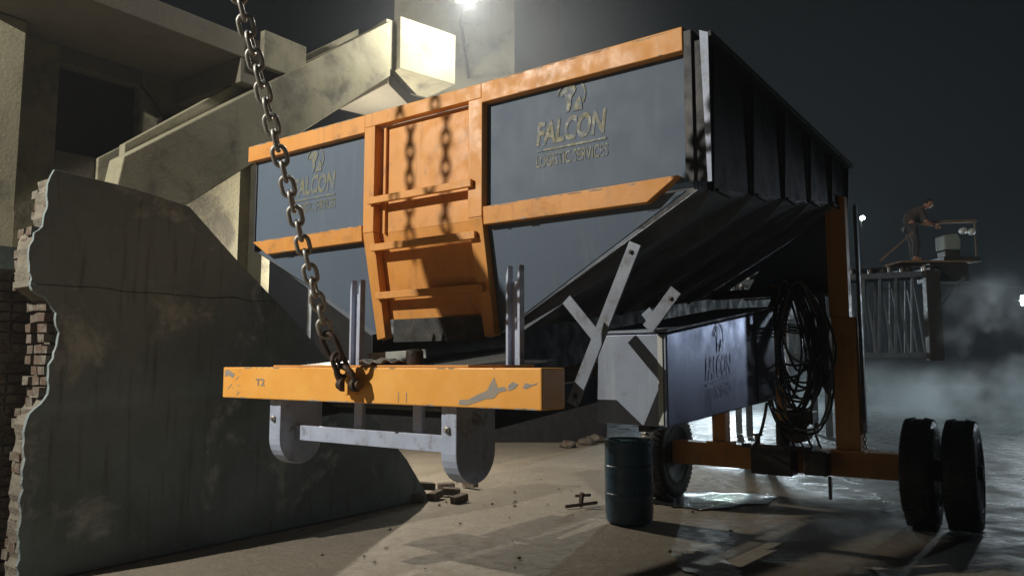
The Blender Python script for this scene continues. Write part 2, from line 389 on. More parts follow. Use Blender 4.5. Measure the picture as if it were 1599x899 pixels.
# lettering on panels
def text_obj(body, h, wdt, org, right, up, parent, mat, shear=0, bold=.0, name='lettering'):
    cu = bpy.data.curves.new('t', 'FONT'); cu.body = body; cu.size = 1; cu.shear = shear; cu.offset = bold; cu.extrude = 0; cu.resolution_u = 3
    to = bpy.data.objects.new('t', cu); COL.objects.link(to)
    bpy.context.view_layer.update()
    dg = bpy.context.evaluated_depsgraph_get(); me = bpy.data.meshes.new_from_object(to.evaluated_get(dg))
    bpy.data.objects.remove(to)
    xs = [q.co.x for q in me.vertices]; ys = [q.co.y for q in me.vertices]
    x0, x1, y0, y1 = min(xs), max(xs), min(ys), max(ys)
    po = s_origin(parent)
    for q in me.vertices:
        p = org + right*((q.co.x-x0)/(x1-x0)*wdt) + up*((q.co.y-y0)/(y1-y0)*h)
        q.co = p - po
    me.materials.clear(); me.materials.append(M[mat]); me.name = name
    o = bpy.data.objects.new(name, me); COL.objects.link(o); o.parent = parent
    return o
def emblem(c, sx, sz, right, up, out, parent, mat):
    """bird's head inside a broken ring"""
    mb = MB()
    def P(x, y): return c + right*(x*sx) + up*(y*sz)
    ring = []
    for i in range(23):
        a = R(-35 + 205*i/22); ring.append((math.cos(a), math.sin(a)))
    for i in range(22):
        a, b = ring[i], ring[i+1]
        mb.poly([P(*a), P(*b), P(b[0]*.9, b[1]*.9), P(a[0]*.9, a[1]*.9)], out*.002)
    head = [(-.62, .05), (-.72, .30), (-.50, .48), (-.42, .72), (-.10, .82), (.22, .66), (.34, .36), (.20, .10), (.02, -.10), (-.02, -.55), (-.16, -.92), (-.36, -.92), (-.30, -.45), (-.36, .02), (-.50, .18)]
    mb.poly([P(*q) for q in head], out*.002)
    mb.poly([P(.05, -.95), P(.75, -.95), P(.72, -.45), P(.55, -.10), (P(.30, -.45))], out*.002)
    return mb.build('emblem', mat, parent)
def decal(c, s, right, up, out, parent, mat):
    o = c + out*.004
    text_obj('FALCON', .185*s, .60*s, o - right*.30*s, right, up, parent, mat, .18, .035)
    MB().poly([o - right*.29*s - up*.045*s, o + right*.30*s - up*.045*s, o + right*.30*s - up*.027*s, o - right*.29*s - up*.027*s], out*.002).build('underline', mat, parent)
    text_obj('LOGISTIC SERVICES', .095*s, .61*s, o - right*.30*s - up*.165*s, right, up, parent, mat, 0, .012)
    emblem(o + up*.33*s + right*.01*s, .125*s, .125*s, right, up, out, parent, mat)
decal(W(-2.83, VP, 3.235), 1.0, UA, ZA, -VA, p_r, 'letter')
decal(W(-5.68, VP, 3.215), 1.0, UA, ZA, -VA, p_l, 'letter')
# ---- chassis, beam, shoes
BM_ = MB().box((-5.46, -2.40), (3.60, 3.85), (1.345, 1.585)).build('front_beam', 'beam', MR, .008)
MB().poly([W(-4.85, 3.62, 1.5865), W(-2.95, 3.62, 1.5865), W(-2.75, 4.05, 1.5865), W(-4.85, 4.05, 1.5865)], (0, 0, .014)).build('cover_plate', 'orange', MR, .003)
def chip(pts, mat='chip', nm='paint_chip'):
    MB().poly([W(u, 3.5995, z) for u, z in pts], -VA*.0012).build(nm, mat, BM_)
chip([(-3.01, 1.362), (-2.94, 1.358), (-2.80, 1.40), (-2.74, 1.405), (-2.70, 1.44), (-2.64, 1.455), (-2.66, 1.475), (-2.71, 1.47), (-2.735, 1.53), (-2.76, 1.50), (-2.79, 1.45), (-2.86, 1.425), (-2.93, 1.395), (-3.0, 1.39)])
chip([(-2.63, 1.45), (-2.585, 1.465), (-2.56, 1.49), (-2.60, 1.505), (-2.635, 1.48)])
chip([(-2.53, 1.47), (-2.51, 1.50), (-2.47, 1.49), (-2.43, 1.50), (-2.43, 1.493), (-2.47, 1.48), (-2.50, 1.465)])
chip([(-5.44, 1.555), (-5.40, 1.57), (-5.34, 1.545), (-5.30, 1.53), (-5.33, 1.50), (-5.38, 1.52), (-5.43, 1.51)])
for i in range(9):
    a = random.uniform(-5.35, -5.12); z = random.uniform(1.39, 1.54); dx, dz = random.uniform(-.06, .06), random.uniform(-.05, .05)
    chip([(a, z), (a+dx, z+dz), (a+dx+.006, z+dz-.004), (a+.006, z-.004)], nm='scratch')
_r = random.Random(11)
def wear(parent, u0, u1, zlo, zhi, v, n, mat, ptop=.6):
    mb = MB()
    for k in range(n):
        a = _r.uniform(u0, u1-.08); top_ = _r.random() < ptop; L = _r.uniform(.01, .09); h = _r.uniform(.003, .012)
        z0 = zlo if not top_ else zhi; sg = 1 if not top_ else -1
        mb.poly([W(q, v, z) for q, z in [(a, z0), (a+L, z0), (a+L*.8, z0+sg*h*.7), (a+L*.55, z0+sg*h), (a+L*.3, z0+sg*h*.5), (a+L*.1, z0+sg*h*.8)]], -VA*.0012)
    mb.build('edge_wear', mat, parent)['kind'] = 'stuff'
wear(BM_, -5.45, -2.42, 1.3465, 1.5835, 3.5995, 46, 'chip', .45)
wear(MR, -6.62, -4.95, 3.662, 3.818, 4.5695, 34, 'chip', .9)
wear(MR, -3.60, -1.95, 3.668, 3.816, 4.5695, 30, 'chip', .9)
wear(MR, -6.40, -4.97, 2.687, 2.823, 4.5695, 26, 'chip', .9)
wear(MR, -3.56, -2.22, 2.687, 2.823, 4.5695, 22, 'chip', .9)
for a in (-3.52, -3.45): chip([(a, 1.36), (a+.006, 1.36), (a+.008, 1.42), (a+.002, 1.43)], nm='scratch')
text_obj('T2', .055, .11, W(-5.03, 3.597, 1.445), UA, ZA, BM_, 'chip', 0, .02)
# lifting lug under the chain
LG = MB().box((-3.922, -3.892), (3.50, 3.599), (1.40, 1.54)).build('lifting_lug', 'beam', MR, .006)
# rails of the chassis below the hopper
def rail(u, v0, z0, v1, z1, h=.17, w_=.09):
    return MB().poly([W(u-w_/2, v0, z0), W(u+w_/2, v0, z0), W(u+w_/2, v0, z0+h), W(u-w_/2, v0, z0+h)], W(0, v1-v0, z1-z0) - Vector((0, 0, 0))).build('chassis_rail', 'black', MR, .005)
rail(-3.15, 3.86, 1.15, 8.75, 1.60, .20); rail(-5.0, 3.86, 1.15, 8.75, 1.60, .20)
for i, v in enumerate((4.35, 5.3, 6.3, 7.3, 8.3)):
    z = 1.15 + (v-3.86)*.092
    MB().box((-4.95, -3.2), (v, v+.09), (z+.01, z+.14)).build('cross_member', 'black', MR, .004)
# belt trough between the rails: belt, rollers, skirt plates
MB().poly([W(-4.72, 4.0, 1.47), W(-3.55, 4.0, 1.47), W(-3.55, 8.7, 1.97), W(-4.72, 8.7, 1.97)], (0, 0, -.02)).build('belt', 'rubber', MR)
MB().poly([W(-3.42, 4.75, 1.50), W(-3.42, 8.85, 1.98), W(-3.42, 8.85, 2.40), W(-3.42, 4.75, 1.87)], -UA*.012).build('skirt_plate', 'black', MR)
MB().poly([W(-4.98, 4.75, 1.50), W(-4.98, 8.85, 1.98), W(-4.98, 8.85, 2.40), W(-4.98, 4.75, 1.87)], UA*.012).build('skirt_plate', 'black', MR)
MB().lathe([(.02, -.62), (.13, -.60), (.13, .60), (.02, .62)], W(-4.12, 4.15, 1.40), UA, 20).build('tail_roller', 'dark', MR, smooth=True)
# black deck plates to either side of the belt
MB().poly([W(-3.5, 3.9, 1.56), W(-2.80, 3.9, 1.56), W(-3.05, 4.75, 1.63), W(-3.42, 4.75, 1.63)], (0, 0, .012)).build('deck_plate', 'black', MR, .003)
MB().poly([W(-5.3, 3.9, 1.56), W(-4.8, 3.9, 1.56), W(-4.9, 4.7, 1.63), W(-5.3, 4.7, 1.63)], (0, 0, .012)).build('deck_plate', 'black', MR, .003)
MB().box((-4.72, -3.76), (4.76, 4.79), (1.80, 1.995)).build('feed_gate', 'rubber', MR)
MB().poly([W(-3.42, 8.86, 1.98), W(-3.42, 12.6, 2.36), W(-3.42, 12.6, 2.92), W(-3.42, 8.86, 2.42)], -UA*.05).build('boom_side', 'funnel', MR, .004)
MB().poly([W(-4.98, 8.86, 1.98), W(-4.98, 12.6, 2.36), W(-4.98, 12.6, 2.92), W(-4.98, 8.86, 2.42)], UA*.05).build('boom_side', 'funnel', MR, .004)
MB().poly([W(-4.92, 8.8, 2.10), W(-3.48, 8.8, 2.10), W(-3.48, 12.6, 2.55), W(-4.92, 12.6, 2.55)], (0, 0, -.03)).build('boom_deck', 'black', MR)
MB().lathe([(.03, -.75), (.14, -.74), (.14, .74), (.03, .75)], W(-4.2, 12.62, 2.62), UA, 18).build('head_roller', 'dark', MR, smooth=True)
for k in range(7):
    v = 8.9 + k*.55
    MB().lathe([(.01, 0), (.035, .005), (.045, .06), (.02, .10)], W(-3.44, v, 2.43+(v-8.86)*.134), ZA, 10).build('boom_bolt', 'chain', MR, smooth=True)
# shoes
def shoe(u0, u1):
    pts = []
    v0, v1, zt = 3.66, 4.06, 1.343
    pts.append((v0, zt)); pts.append((v0-.0, 1.12))
    for i in range(15):
        a = math.pi*i/14; pts.append(((v0+v1)/2 - math.cos(a)*(v1-v0)/2, 1.05 - math.sin(a)*.20))
    pts.append((v1, 1.12)); pts.append((v1, zt))
    o = MB().poly([W(u0, a, z) for a, z in pts], UA*(u1-u0)).build('skid_shoe', 'steel', MR, .006)
    MB().lathe([(.008, 0), (.024, .002), (.024, .014), (.012, .022), (.012, .03)], W((u0+u1)/2-.01, v0, 1.20), -VA, 6).build('bolt', 'chain', o)
shoe(-3.20, -3.075); shoe(-4.93, -4.80)
MB().box((-4.80, -3.20), (3.80, 3.84), (1.035, 1.145)).build('shoe_tie_bar', 'steel', MR, .004)
for u in (-4.20, -3.62): MB().box((u, u+.085), (3.845, 3.88), (1.04, 1.34)).build('drop_bar', 'steel', MR, .004)
# stanchions standing on the beam (open channel posts with cut tops)
for u in (-4.55, -3.02):
    w_ = .10
    mb = MB().poly([W(u, 4.10, 1.60), W(u+.02, 4.10, 1.60), W(u+.02, 4.10, 2.27), W(u, 4.10, 2.20)], VA*.055)
    mb.poly([W(u+.095, 4.10, 1.60), W(u+.115, 4.10, 1.60), W(u+.115, 4.10, 2.27), W(u+.095, 4.10, 2.20)], VA*.055)
    mb.box((u+.021, u+.094), (4.14, 4.155), (1.60, 2.16))
    mb.build('stanchion', 'steel', MR, .003)
# braces with side branches carrying the funnel
def brace(v, a, b, wd, branch):
    o = MB().bar(W(a[0], v, a[1]), W(b[0], v, b[1]), wd, .02, UA).build('brace', 'brace', MR, .002)
    if branch:
        c, d = branch; MB().bar(W(c[0], v+.012, c[1]), W(d[0], v+.012, d[1]), .085, .018, (UX, UY, 1)).build('brace_branch', 'brace', MR, .002)
brace(4.72, (-2.36, 2.44), (-2.88, 1.32), .095, ((-2.93, 2.08), (-2.68, 1.80)))
brace(5.12, (-2.24, 2.14), (-2.47, 1.865), .095, ((-2.49, 2.0), (-2.41, 1.90)))
for u, v, z in ((-2.39, 4.709, 2.38), (-2.85, 4.709, 1.38), (-2.28, 5.108, 2.08)):
    MB().lathe([(.006, 0), (.017, .001), (.017, .011), (.009, .013), (.009, .02)], W(u, v, z), -VA, 6).build('brace_bolt', 'dark', MR)
# side box (taller towards the rear)
_bx = MB(); _bx.v = [W(-2.36, 5.20, 1.15), W(-2.95, 5.20, 1.16), W(-2.93, 5.20, 1.83), W(-2.36, 5.20, 1.83), W(-2.36, 7.78, 1.26), W(-2.95, 7.78, 1.27), W(-2.93, 7.78, 2.16), W(-2.36, 7.78, 2.16)]
_bx.f = [(0, 1, 2, 3), (7, 6, 5, 4), (0, 4, 5, 1), (1, 5, 6, 2), (2, 6, 7, 3), (3, 7, 4, 0)]
BX = _bx.build('side_box', 'blue', MR, .010)
MB().poly([W(-2.352, 5.19, 1.84), W(-2.352, 7.79, 2.17), W(-2.94, 7.79, 2.17), W(-2.94, 5.19, 1.84)], (0, 0, .022)).build('box_lid', 'brace', BX, .003)
MB().poly([W(-2.945, 5.199, 1.165), W(-2.365, 5.199, 1.155), W(-2.365, 5.199, 1.825), W(-2.925, 5.199, 1.825)], -VA*.011).build('box_end_plate', 'endplate', BX, .002)
MB().box((-2.425, -2.385), (5.176, 5.187), (1.165, 1.82)).build('box_edge_strip', 'pale', BX, .002)
for v in (7.2,):
    z0 = 1.15+(v-5.2)*.043; z1 = 1.83+(v-5.2)*.128
    MB().poly([W(-2.36, v, z0+.02), W(-2.36, v+.012, z0+.02), W(-2.36, v+.012, z1-.02), W(-2.36, v, z1-.02)], UA*.004).build('panel_seam', 'black', BX)
upb = (VA*0 + ZA)
rb = (VA + ZA*.10).normalized()
decal(W(-2.36, 6.22, 1.50), 1.0, rb, ZA, UA, BX, 'letter2')
MB().bar(W(-2.7, 5.5, 1.12), W(-2.7, 7.6, 1.21), .08, .10).build('box_bearer', 'black', MR)
# ---- legs and axle
AX = MB().box((-3.90, -1.40), (8.68, 8.92), (.43, .695)).build('axle_beam', 'orange', MR, .008)
LEG = MB().box((-2.0, -1.80), (8.52, 8.66), (2.10, 3.40)).build('leg', 'orange', MR, .006)
MB().box((-1.98, -1.74), (8.50, 8.68), (.70, 2.10)).build('leg_sleeve', 'orange', LEG, .006)
MB().box((-2.03, -1.70), (8.46, 8.72), (.696, .73)).build('leg_foot', 'orange', LEG, .004)
MB().box((-1.735, -1.70), (8.6, 8.67), (.9, 3.3)).build('leg_conduit', 'truss', LEG, .004)
MB().box((-3.36, -3.20), (8.60, 8.76), (.70, 1.62)).build('strut', 'orange', MR, .006)
MB().box((-3.42, -3.14), (8.56, 8.80), (.697, .73)).build('strut_foot', 'orange', MR, .006)
MB().box((-2.62, -2.50), (8.60, 8.76), (.70, 2.5)).build('strut', 'orange', MR, .006)
MB().box((-3.3, -1.98), (8.56, 8.64), (2.36, 2.46)).build('hanger_bar', 'dark', MR, .005)
MB().poly([W(-2.07, 8.45, 2.38), W(-2.02, 8.45, 2.38), W(-1.99, 8.45, 1.2), W(-2.17, 8.45, 1.55)], VA*.012).build('splash_plate', 'truss', MR)
def wheel(u, v):
    hub = bpy.data.objects.new('wheel', None); COL.objects.link(hub); hub.parent = MR; hub.location = W(u, v, .52) - s_origin(MR)
    Rr, h = .535, .145
    prof = [(.26, -h*.80), (.30, -h*.95), (.335, -h*.96), (.34, -h*1.02), (.352, -h*1.02), (.357, -h*.985), (.42, -h*1.02), (.47, -h*.99), (.515, -h*.84), (Rr-.006, -h*.70), (Rr, -h*.35), (Rr, h*.35), (Rr-.006, h*.70), (.515, h*.84), (.47, h*.99), (.42, h*1.02), (.357, h*.985), (.352, h*1.02), (.34, h*1.02), (.335, h*.96), (.30, h*.95), (.26, h*.80)]
    mb = MB(); mb.lathe(prof, W(u, v, .52), UA, 56)
    c = W(u, v, .52)
    for i in range(52):
        a = 2*math.pi*(i+.5)/52
        for s in (-1, 1):
            rad = VA*math.cos(a) + ZA*math.sin(a); tan = -VA*math.sin(a) + ZA*math.cos(a)
            q = [c + rad*(Rr-.004) + UA*(s*h*.34) + tan*.012, c + rad*(Rr-.004) + UA*(s*h*.34) - tan*.014, c + rad*(Rr-.022) + UA*(s*h*.86) - tan*.020, c + rad*(Rr-.022) + UA*(s*h*.86) + tan*.014]
            mb.poly(q, rad*.020)
    for q in mb.v:
        if q.z < .09:
            k_ = (.09-q.z)/.09; du = (q-c).dot(UA); q += UA*du*.12*k_; q.z = max(q.z, .004)
    mb.build('tyre', 'rubber', hub, smooth=True)
    mb = MB(); mb.lathe([(.05, -.03), (.10, -.03), (.12, .02), (.20, .03), (.245, .08), (.262, .118), (.27, .118), (.262, -.118), (.2, -.1)], c, UA, 32)
    for i in range(8):
        a = 2*math.pi*i/8; p = c + (VA*math.cos(a)+ZA*math.sin(a))*.15 + UA*.022
        mb.lathe([(.014, 0), (.014, .03), (.008, .034)], p, UA, 6)
    mb.build('rim', 'dark', hub, smooth=True)
wheel(-1.235, 8.80); wheel(-.87, 8.80); wheel(-4.02, 8.80)
MB().lathe([(.11, -1.42), (.11, -.80), (.07, -.78), (.07, -.70)], W(0, 8.80, .555), UA, 16).build('hub', 'dark', MR, smooth=True)
# hydraulic unit in the middle of the axle
HU = MB().box((-2.86, -2.42), (8.42, 8.66), (.42, .72)).build('hydraulic_block', 'dark', MR, .01)
MB().box((-2.95, -2.20), (8.40, 8.70), (.70, .745)).build('mount_plate', 'dark', HU, .004)
MB().lathe([(.02, -.17), (.12, -.16), (.12, .1), (.10, .14), (.02, .15)], W(-2.34, 8.5, .90), VA, 18).build('motor', 'dark', HU, smooth=True)
MB().lathe([(.02, 0), (.075, .005), (.075, .22), (.03, .24)], W(-2.52, 8.5, .745), ZA, 16).build('pump_body', 'dark', HU, smooth=True)
MB().lathe([(.015, 0), (.03, .0), (.03, .08), (.055, .085), (.055, .10), (.02, .11)], W(-2.80, 8.5, .745), ZA, 12).build('valve', 'dark', HU, smooth=True)
MB().box((-2.30, -2.06), (8.43, 8.60), (.45, .70)).build('gearbox', 'dark', HU, .015)
MB().box((-2.45, -2.18), (8.40, 8.58), (.98, 1.12)).build('manifold', 'dark', HU, .012)
for i in range(5):
    u = -2.5 + .09*i
    MB().tube([W(u, 8.40, 1.0 + .03*(i % 2)), W(u-.01, 8.34, .92), W(u+.02, 8.36, .80), W(u+.03, 8.42, .74)], .012, 6).build('pipe', 'dark', HU, smooth=True)
MB().box((-2.06, -2.03), (8.44, 8.47), (.22, .45)).build('drain_pin', 'dark', HU)
pts = [W(lerp(-2.45, -2.86, t)+.0, 7.75+.7*t, 1.22-.50*math.sin(t*math.pi/2)**.8 - .0*t) for t in [i/12 for i in range(13)]]
MB().tube(pts, .016, 8).build('feed_hose', 'hose', MR, smooth=True)
# short chain on the leg foot
def link_mesh(pitch, wire, wid):
    mb = MB(); L = pitch/2; r = wid/2 - wire/2; pts = []
    for i in range(9): a = -math.pi/2 + math.pi*i/8; pts.append(Vector((r*math.cos(a+math.pi/2)*1.0, 0, 0)))
    pts = []
    hl = (pitch + wire)/2 - r
    for i in range(9):
        a = math.pi*i/8; pts.append(Vector((r*math.cos(a), 0, hl + r*math.sin(a))))
    for i in range(9):
        a = math.pi + math.pi*i/8; pts.append(Vector((r*math.cos(a), 0, -hl + r*math.sin(a))))
    mb.tube(pts, wire/2, 8, True)
    me = bpy.data.meshes.new('link'); me.from_pydata(mb.v, [], mb.f)
    for p in me.polygons: p.use_smooth = True
    return me
def chain_run(me, mat, a, b, pitch, parent, sag=0, twist=.7, nm='link', wob=.05):
    a, b = Vector(a), Vector(b); n = max(1, round((b-a).length/pitch)); po = s_origin(parent)
    me.materials.clear(); me.materials.append(M[mat])
    d = (b-a).normalized()
    for i in range(n):
        t = (i+.5)/n; p = lerp(a, b, t) + Vector((0, 0, -sag*4*t*(1-t)))
        dd = (lerp(a, b, min(1, t+.02)) + Vector((0, 0, -sag*4*(t+.02)*(1-t-.02))) - p).normalized()
        o = bpy.data.objects.new(nm, me); COL.objects.link(o); o.parent = parent
        q = dd.to_track_quat('Z', 'Y')
        o.rotation_mode = 'QUATERNION'
        o.rotation_quaternion = q @ Quaternion((0, 0, 1), twist + (math.pi/2 if i % 2 else 0) + random.uniform(-wob, wob)*3) @ Quaternion((0, 1, 0), random.uniform(-wob, wob))
        o.location = p - po
lm = link_mesh(.04, .010, .036)
chain_run(lm, 'chain', W(-1.70, 8.50, 1.03), W(-1.70, 8.50, .75), .04, MR, nm='retaining_link')

# ------------------------------------------------------------------ lifting chain and shackle
top = Vector((-1.59, 4.21, 3.74)); bot = Vector((-1.235, 5.06, 1.80))
dirc = (top-bot).normalized()
LC = thing('lifting_chain', bot, 'heavy steel link chain slanting down from the top to the yellow front beam', 'chain')
lm = link_mesh(.096, .0295, .108)
chain_run(lm, 'chain', bot, bot + dirc*(.096*32), .096, LC, twist=.55)
lm2 = link_mesh(.20, .036, .155)
SH = thing('shackle', W(-3.90, 3.50, 1.36), 'dark rusty bow shackle with master link pinned to the lug on the yellow beam', 'shackle')
rl = link_mesh(.17, .036, .165); rl2 = link_mesh(.13, .034, .13)
def one(me, mat, p, d, tw, nm, parent):
    me.materials.clear(); me.materials.append(M[mat])
    o = bpy.data.objects.new(nm, me); COL.objects.link(o); o.parent = parent
    o.rotation_mode = 'QUATERNION'; o.rotation_quaternion = Vector(d).to_track_quat('Z', 'Y') @ Quaternion((0, 0, 1), tw)
    o.location = Vector(p) - s_origin(parent)
pb = W(-3.905, 3.53, 1.47)
one(rl, 'rustchain', lerp(bot, pb, .24), bot-pb, .35, 'master_link', SH)
one(rl2, 'rustchain', lerp(bot, pb, .60), bot-pb, 1.9, 'joining_link', SH)
pts = []
e = (bot-pb).normalized()
for i in range(17):
    t = i/16; a = math.pi*(-.18 + 1.36*t)
    pts.append(pb + UA*(math.cos(a)*.076) + e*(math.sin(a)*.085 + .055))
pts = [pb + UA*.058 - e*.005] + pts + [pb - UA*.058 - e*.005]
MB().tube(pts, .022, 10).build('bow', 'rustchain', SH, smooth=True)
for s in (-1, 1): MB().lathe([(.012, -.017), (.048, -.015), (.048, .015), (.012, .017)], pb + UA*(.058*s), UA, 18).build('eye', 'rustchain', SH, smooth=True)
MB().lathe([(.010, -.105), (.034, -.104), (.034, -.080), (.019, -.078), (.019, .080), (.032, .081), (.032, .102), (.01, .103)], pb, UA, 14).build('pin', 'rustchain', SH, smooth=True)

# ------------------------------------------------------------------ hoist block hanging left of the camera (its shadow falls on the ladder bay)
HB = thing('chain_hoist_block', W(-5.6, 1.28, 4.1), 'dark hoist block hanging from two chains between the floodlight mast and the hopper', 'hoist')
lm3 = link_mesh(.060, .017, .056)
for u, zl in ((-5.90, 4.44), (-5.70, 4.46)):
    chain_run(lm3, 'rustchain', W(u, 1.28, zl), W(u, 1.28, zl+2.2), .060, HB, nm='hoist_link', twist=.3)
MB().poly([W(-5.86, 1.24, 4.45), W(-5.56, 1.24, 4.47), W(-5.46, 1.24, 4.29), W(-5.5, 1.24, 4.09), W(-5.6, 1.24, 4.02), W(-5.72, 1.24, 4.05), W(-5.83, 1.24, 4.27)], VA*.10).build('block_body', 'rustchain', HB, .02)
MB().tube([W(-5.63, 1.29, 4.03), W(-5.63, 1.29, 3.97), W(-5.57, 1.29, 3.92), W(-5.59, 1.29, 3.85), W(-5.66, 1.29, 3.84), W(-5.7, 1.29, 3.89)], [.022, .022, .026, .028, .022, .010], 10).build('hook', 'rustchain', HB, smooth=True)

# ------------------------------------------------------------------ loose stuff lying on the machine's front deck
o = MB().lathe([(.02, 0), (.062, .003), (.066, .02), (.062, .10), (.05, .112), (.02, .115)], W(-3.80, 4.05, 1.60)+Vector((0, 0, .0)), ZA, 20).build('metal_can', 'dark', smooth=True)
tag(o, 'small dark metal can standing on the front deck below the ladder', 'can')
mb = MB(); k = 0
for j in range(9):
    for i in range(13):
        u = -4.28 + i*.038; v = 3.95 + j*.03
        mb.v.append(W(u, v, 1.615 + .035*max(0, noise.noise(Vector((u*14, v*14, 2)))+.4) + .02*math.sin(u*50)))
for j in range(8):
    for i in range(12): a = j*13+i; mb.f.append((a, a+1, a+14, a+13))
o = mb.build('rag', 'rag', smooth=True); sm = o.modifiers.new('s', 'SOLIDIFY'); sm.thickness = .006
tag(o, 'crumpled grey rag lying on the front deck beside the metal can', 'rag')
o = MB().bar(W(-4.48, 4.25, 1.66), W(-4.05, 4.45, 1.69), .07, .03).build('flat_bar', 'pale', bevel=.003)
tag(o, 'pale flat bar lying across the deck at the ladder foot', 'metal bar')

# ------------------------------------------------------------------ coil of hose hanging on the hanger bar by the leg
HC = thing('hose_coil', W(-2.25, 8.4, 1.0), 'bundle of black hoses looped over the bar beside the orange leg', 'hose')
rnd = random.Random(3)
for i in range(22):
    c = -2.36 + rnd.uniform(-.10, .10) + (.09 if i > 14 else 0); hw = rnd.uniform(.12, .27); ln_ = rnd.uniform(.85, 1.45) if i < 17 else rnd.uniform(1.4, 1.62)
    if i > 14: hw += .06
    ztop = 2.47 + rnd.uniform(-.01, .04); vv = 8.50 - .012*i + rnd.uniform(-.02, .02); pts = []
    ph = rnd.uniform(-.06, .06)
    for j in range(28):
        a = 2*math.pi*j/28
        s_ = math.sin(a); prof = abs(math.cos(a))**.75*math.copysign(1, math.cos(a))
        t = (1 - s_)/2
        wdt = hw*(.45 + .75*math.sin(min(1, t*1.15)*math.pi*.62))
        pts.append(W(c + prof*wdt + ph*t + .008*math.sin(5*a+i), vv + .06*math.sin(a*2+i)*.5 + (.09 if s_ > .9 else 0)*0, ztop - ln_*t))
    MB().tube(pts, .0135, 6, True).build('hose_loop', 'hose' if i % 5 else 'greyhose', HC, smooth=True)
# lashing that ties the bundle
for k in range(3):
    pts = [W(-2.33 + .12*math.cos(a), 8.33 + .16*math.sin(a), 2.02 - k*.035 + .01*math.sin(3*a)) for a in [2*math.pi*i/16 for i in range(16)]]
    MB().tube(pts, .008, 6, True).build('lashing', 'hose', HC, smooth=True)

# ------------------------------------------------------------------ drum
DC = Vector((1.21, 8.02, 0))
DR = thing('plastic_drum', DC, 'dark blue plastic drum standing on the ground in front of the left rear wheel', 'drum')
MB().lathe([(.20, 0), (.228, .010), (.238, .04), (.243, .09), (.246, .20), (.247, .275), (.251, .28), (.251, .30), (.247, .305), (.248, .45), (.247, .55), (.251, .555), (.251, .575), (.247, .58), (.246, .70), (.244, .77), (.252, .775), (.252, .815), (.240, .82)], DC, ZA, 40).build('barrel', 'drum', DR, smooth=True)
MB().lathe([(.238, .805), (.246, .828), (.236, .838), (.228, .822), (.02, .820)], DC, ZA, 40).build('lid', 'drumlid', DR, smooth=True)
for dx in (-.12, .12): MB().lathe([(.03, .815), (.034, .816), (.034, .836), (.028, .838)], DC + Vector((dx, -.04, 0)), ZA, 14).build('bung', 'drumlid', DR, smooth=True)

# ------------------------------------------------------------------ small debris on the ground
def rock(c, s, mat, seed, squash=.6):
    mb = MB(); me = bmesh.new(); bmesh.ops.create_icosphere(me, subdivisions=2, radius=1)
    for q in me.verts:
        n = 1 + .45*noise.noise(q.co*1.4 + Vector((seed, 0, 0))); mb.v.append(Vector(c) + Vector((q.co.x*s*n, q.co.y*s*n, q.co.z*s*n*squash)))
    mb.f = [tuple(q.index for q in f.verts) for f in me.faces]; me.free()
    return mb
o = MB().bar((.60, 8.75, .02), (.98, 8.95, .03), .035, .03).bar((.78, 8.86, .0), (.80, 8.84, .16), .04, .04).bar((.72, 8.86, .12), (.90, 8.86, .13), .03, .03).build('scrap_bracket', 'rustchain', bevel=.004)
tag(o, 'small rusty scrap bracket lying on the ground left of the drum', 'scrap metal')
for i in range(80):
    x, y = random.uniform(-2.4, 2.4), random.uniform(6.2, 11.5)
    if abs(x-1.2) < .5 and abs(y-8) < .5: continue
    o = rock((x, y, .004), random.uniform(.005, .017) if i > 8 else random.uniform(.012, .024), 'mortar', i*3.1).build('stone', 'mortar', smooth=False)
    tag(o, 'small loose stone on the brown dirty ground', 'stone', 'small loose stones scattered on the ground')
# rubble bricks on the ground behind the shoes
rub = [(-1.15, 9.15, .05, .3), (-.92, 9.35, .05, 1.1), (-.75, 9.6, .05, .1), (-1.45, 9.3, .05, .7), (-1.28, 9.7, .05, 1.6), (-1.05, 9.45, .14, .5), (-1.35, 9.5, .13, 1.3), (-1.62, 9.75, .05, .2), (-.62, 9.15, .04, .9), (-1.22, 9.25, .13, 2.2), (-.55, 10.2, .05, 2.4), (-.85, 10.0, .05, .3)]
for i, (x, y, z, a) in enumerate(rub):
    c = Vector((x, y, z)); d = Vector((math.cos(a), math.sin(a), random.uniform(-.15, .15))).normalized()
    o = MB().bar(c-d*.11, c+d*.11, .09, .10).build('brick', 'brick', bevel=.008, rough=.018)
    tag(o, 'broken red brick in the rubble heap behind the skid shoes', 'brick', 'broken bricks in the heap under the hopper')
for i in range(5):
    o = rock((1.1+i*.32+.1*(i % 2), 15.2+.5*(i % 3), .05), .16+.03*(i % 3), 'brick', i+40.0, .5).build('rubble_lump', 'brick')
    tag(o, 'low lump of rubble on the ground far under the hopper', 'rubble', 'rubble lumps far under the hopper')

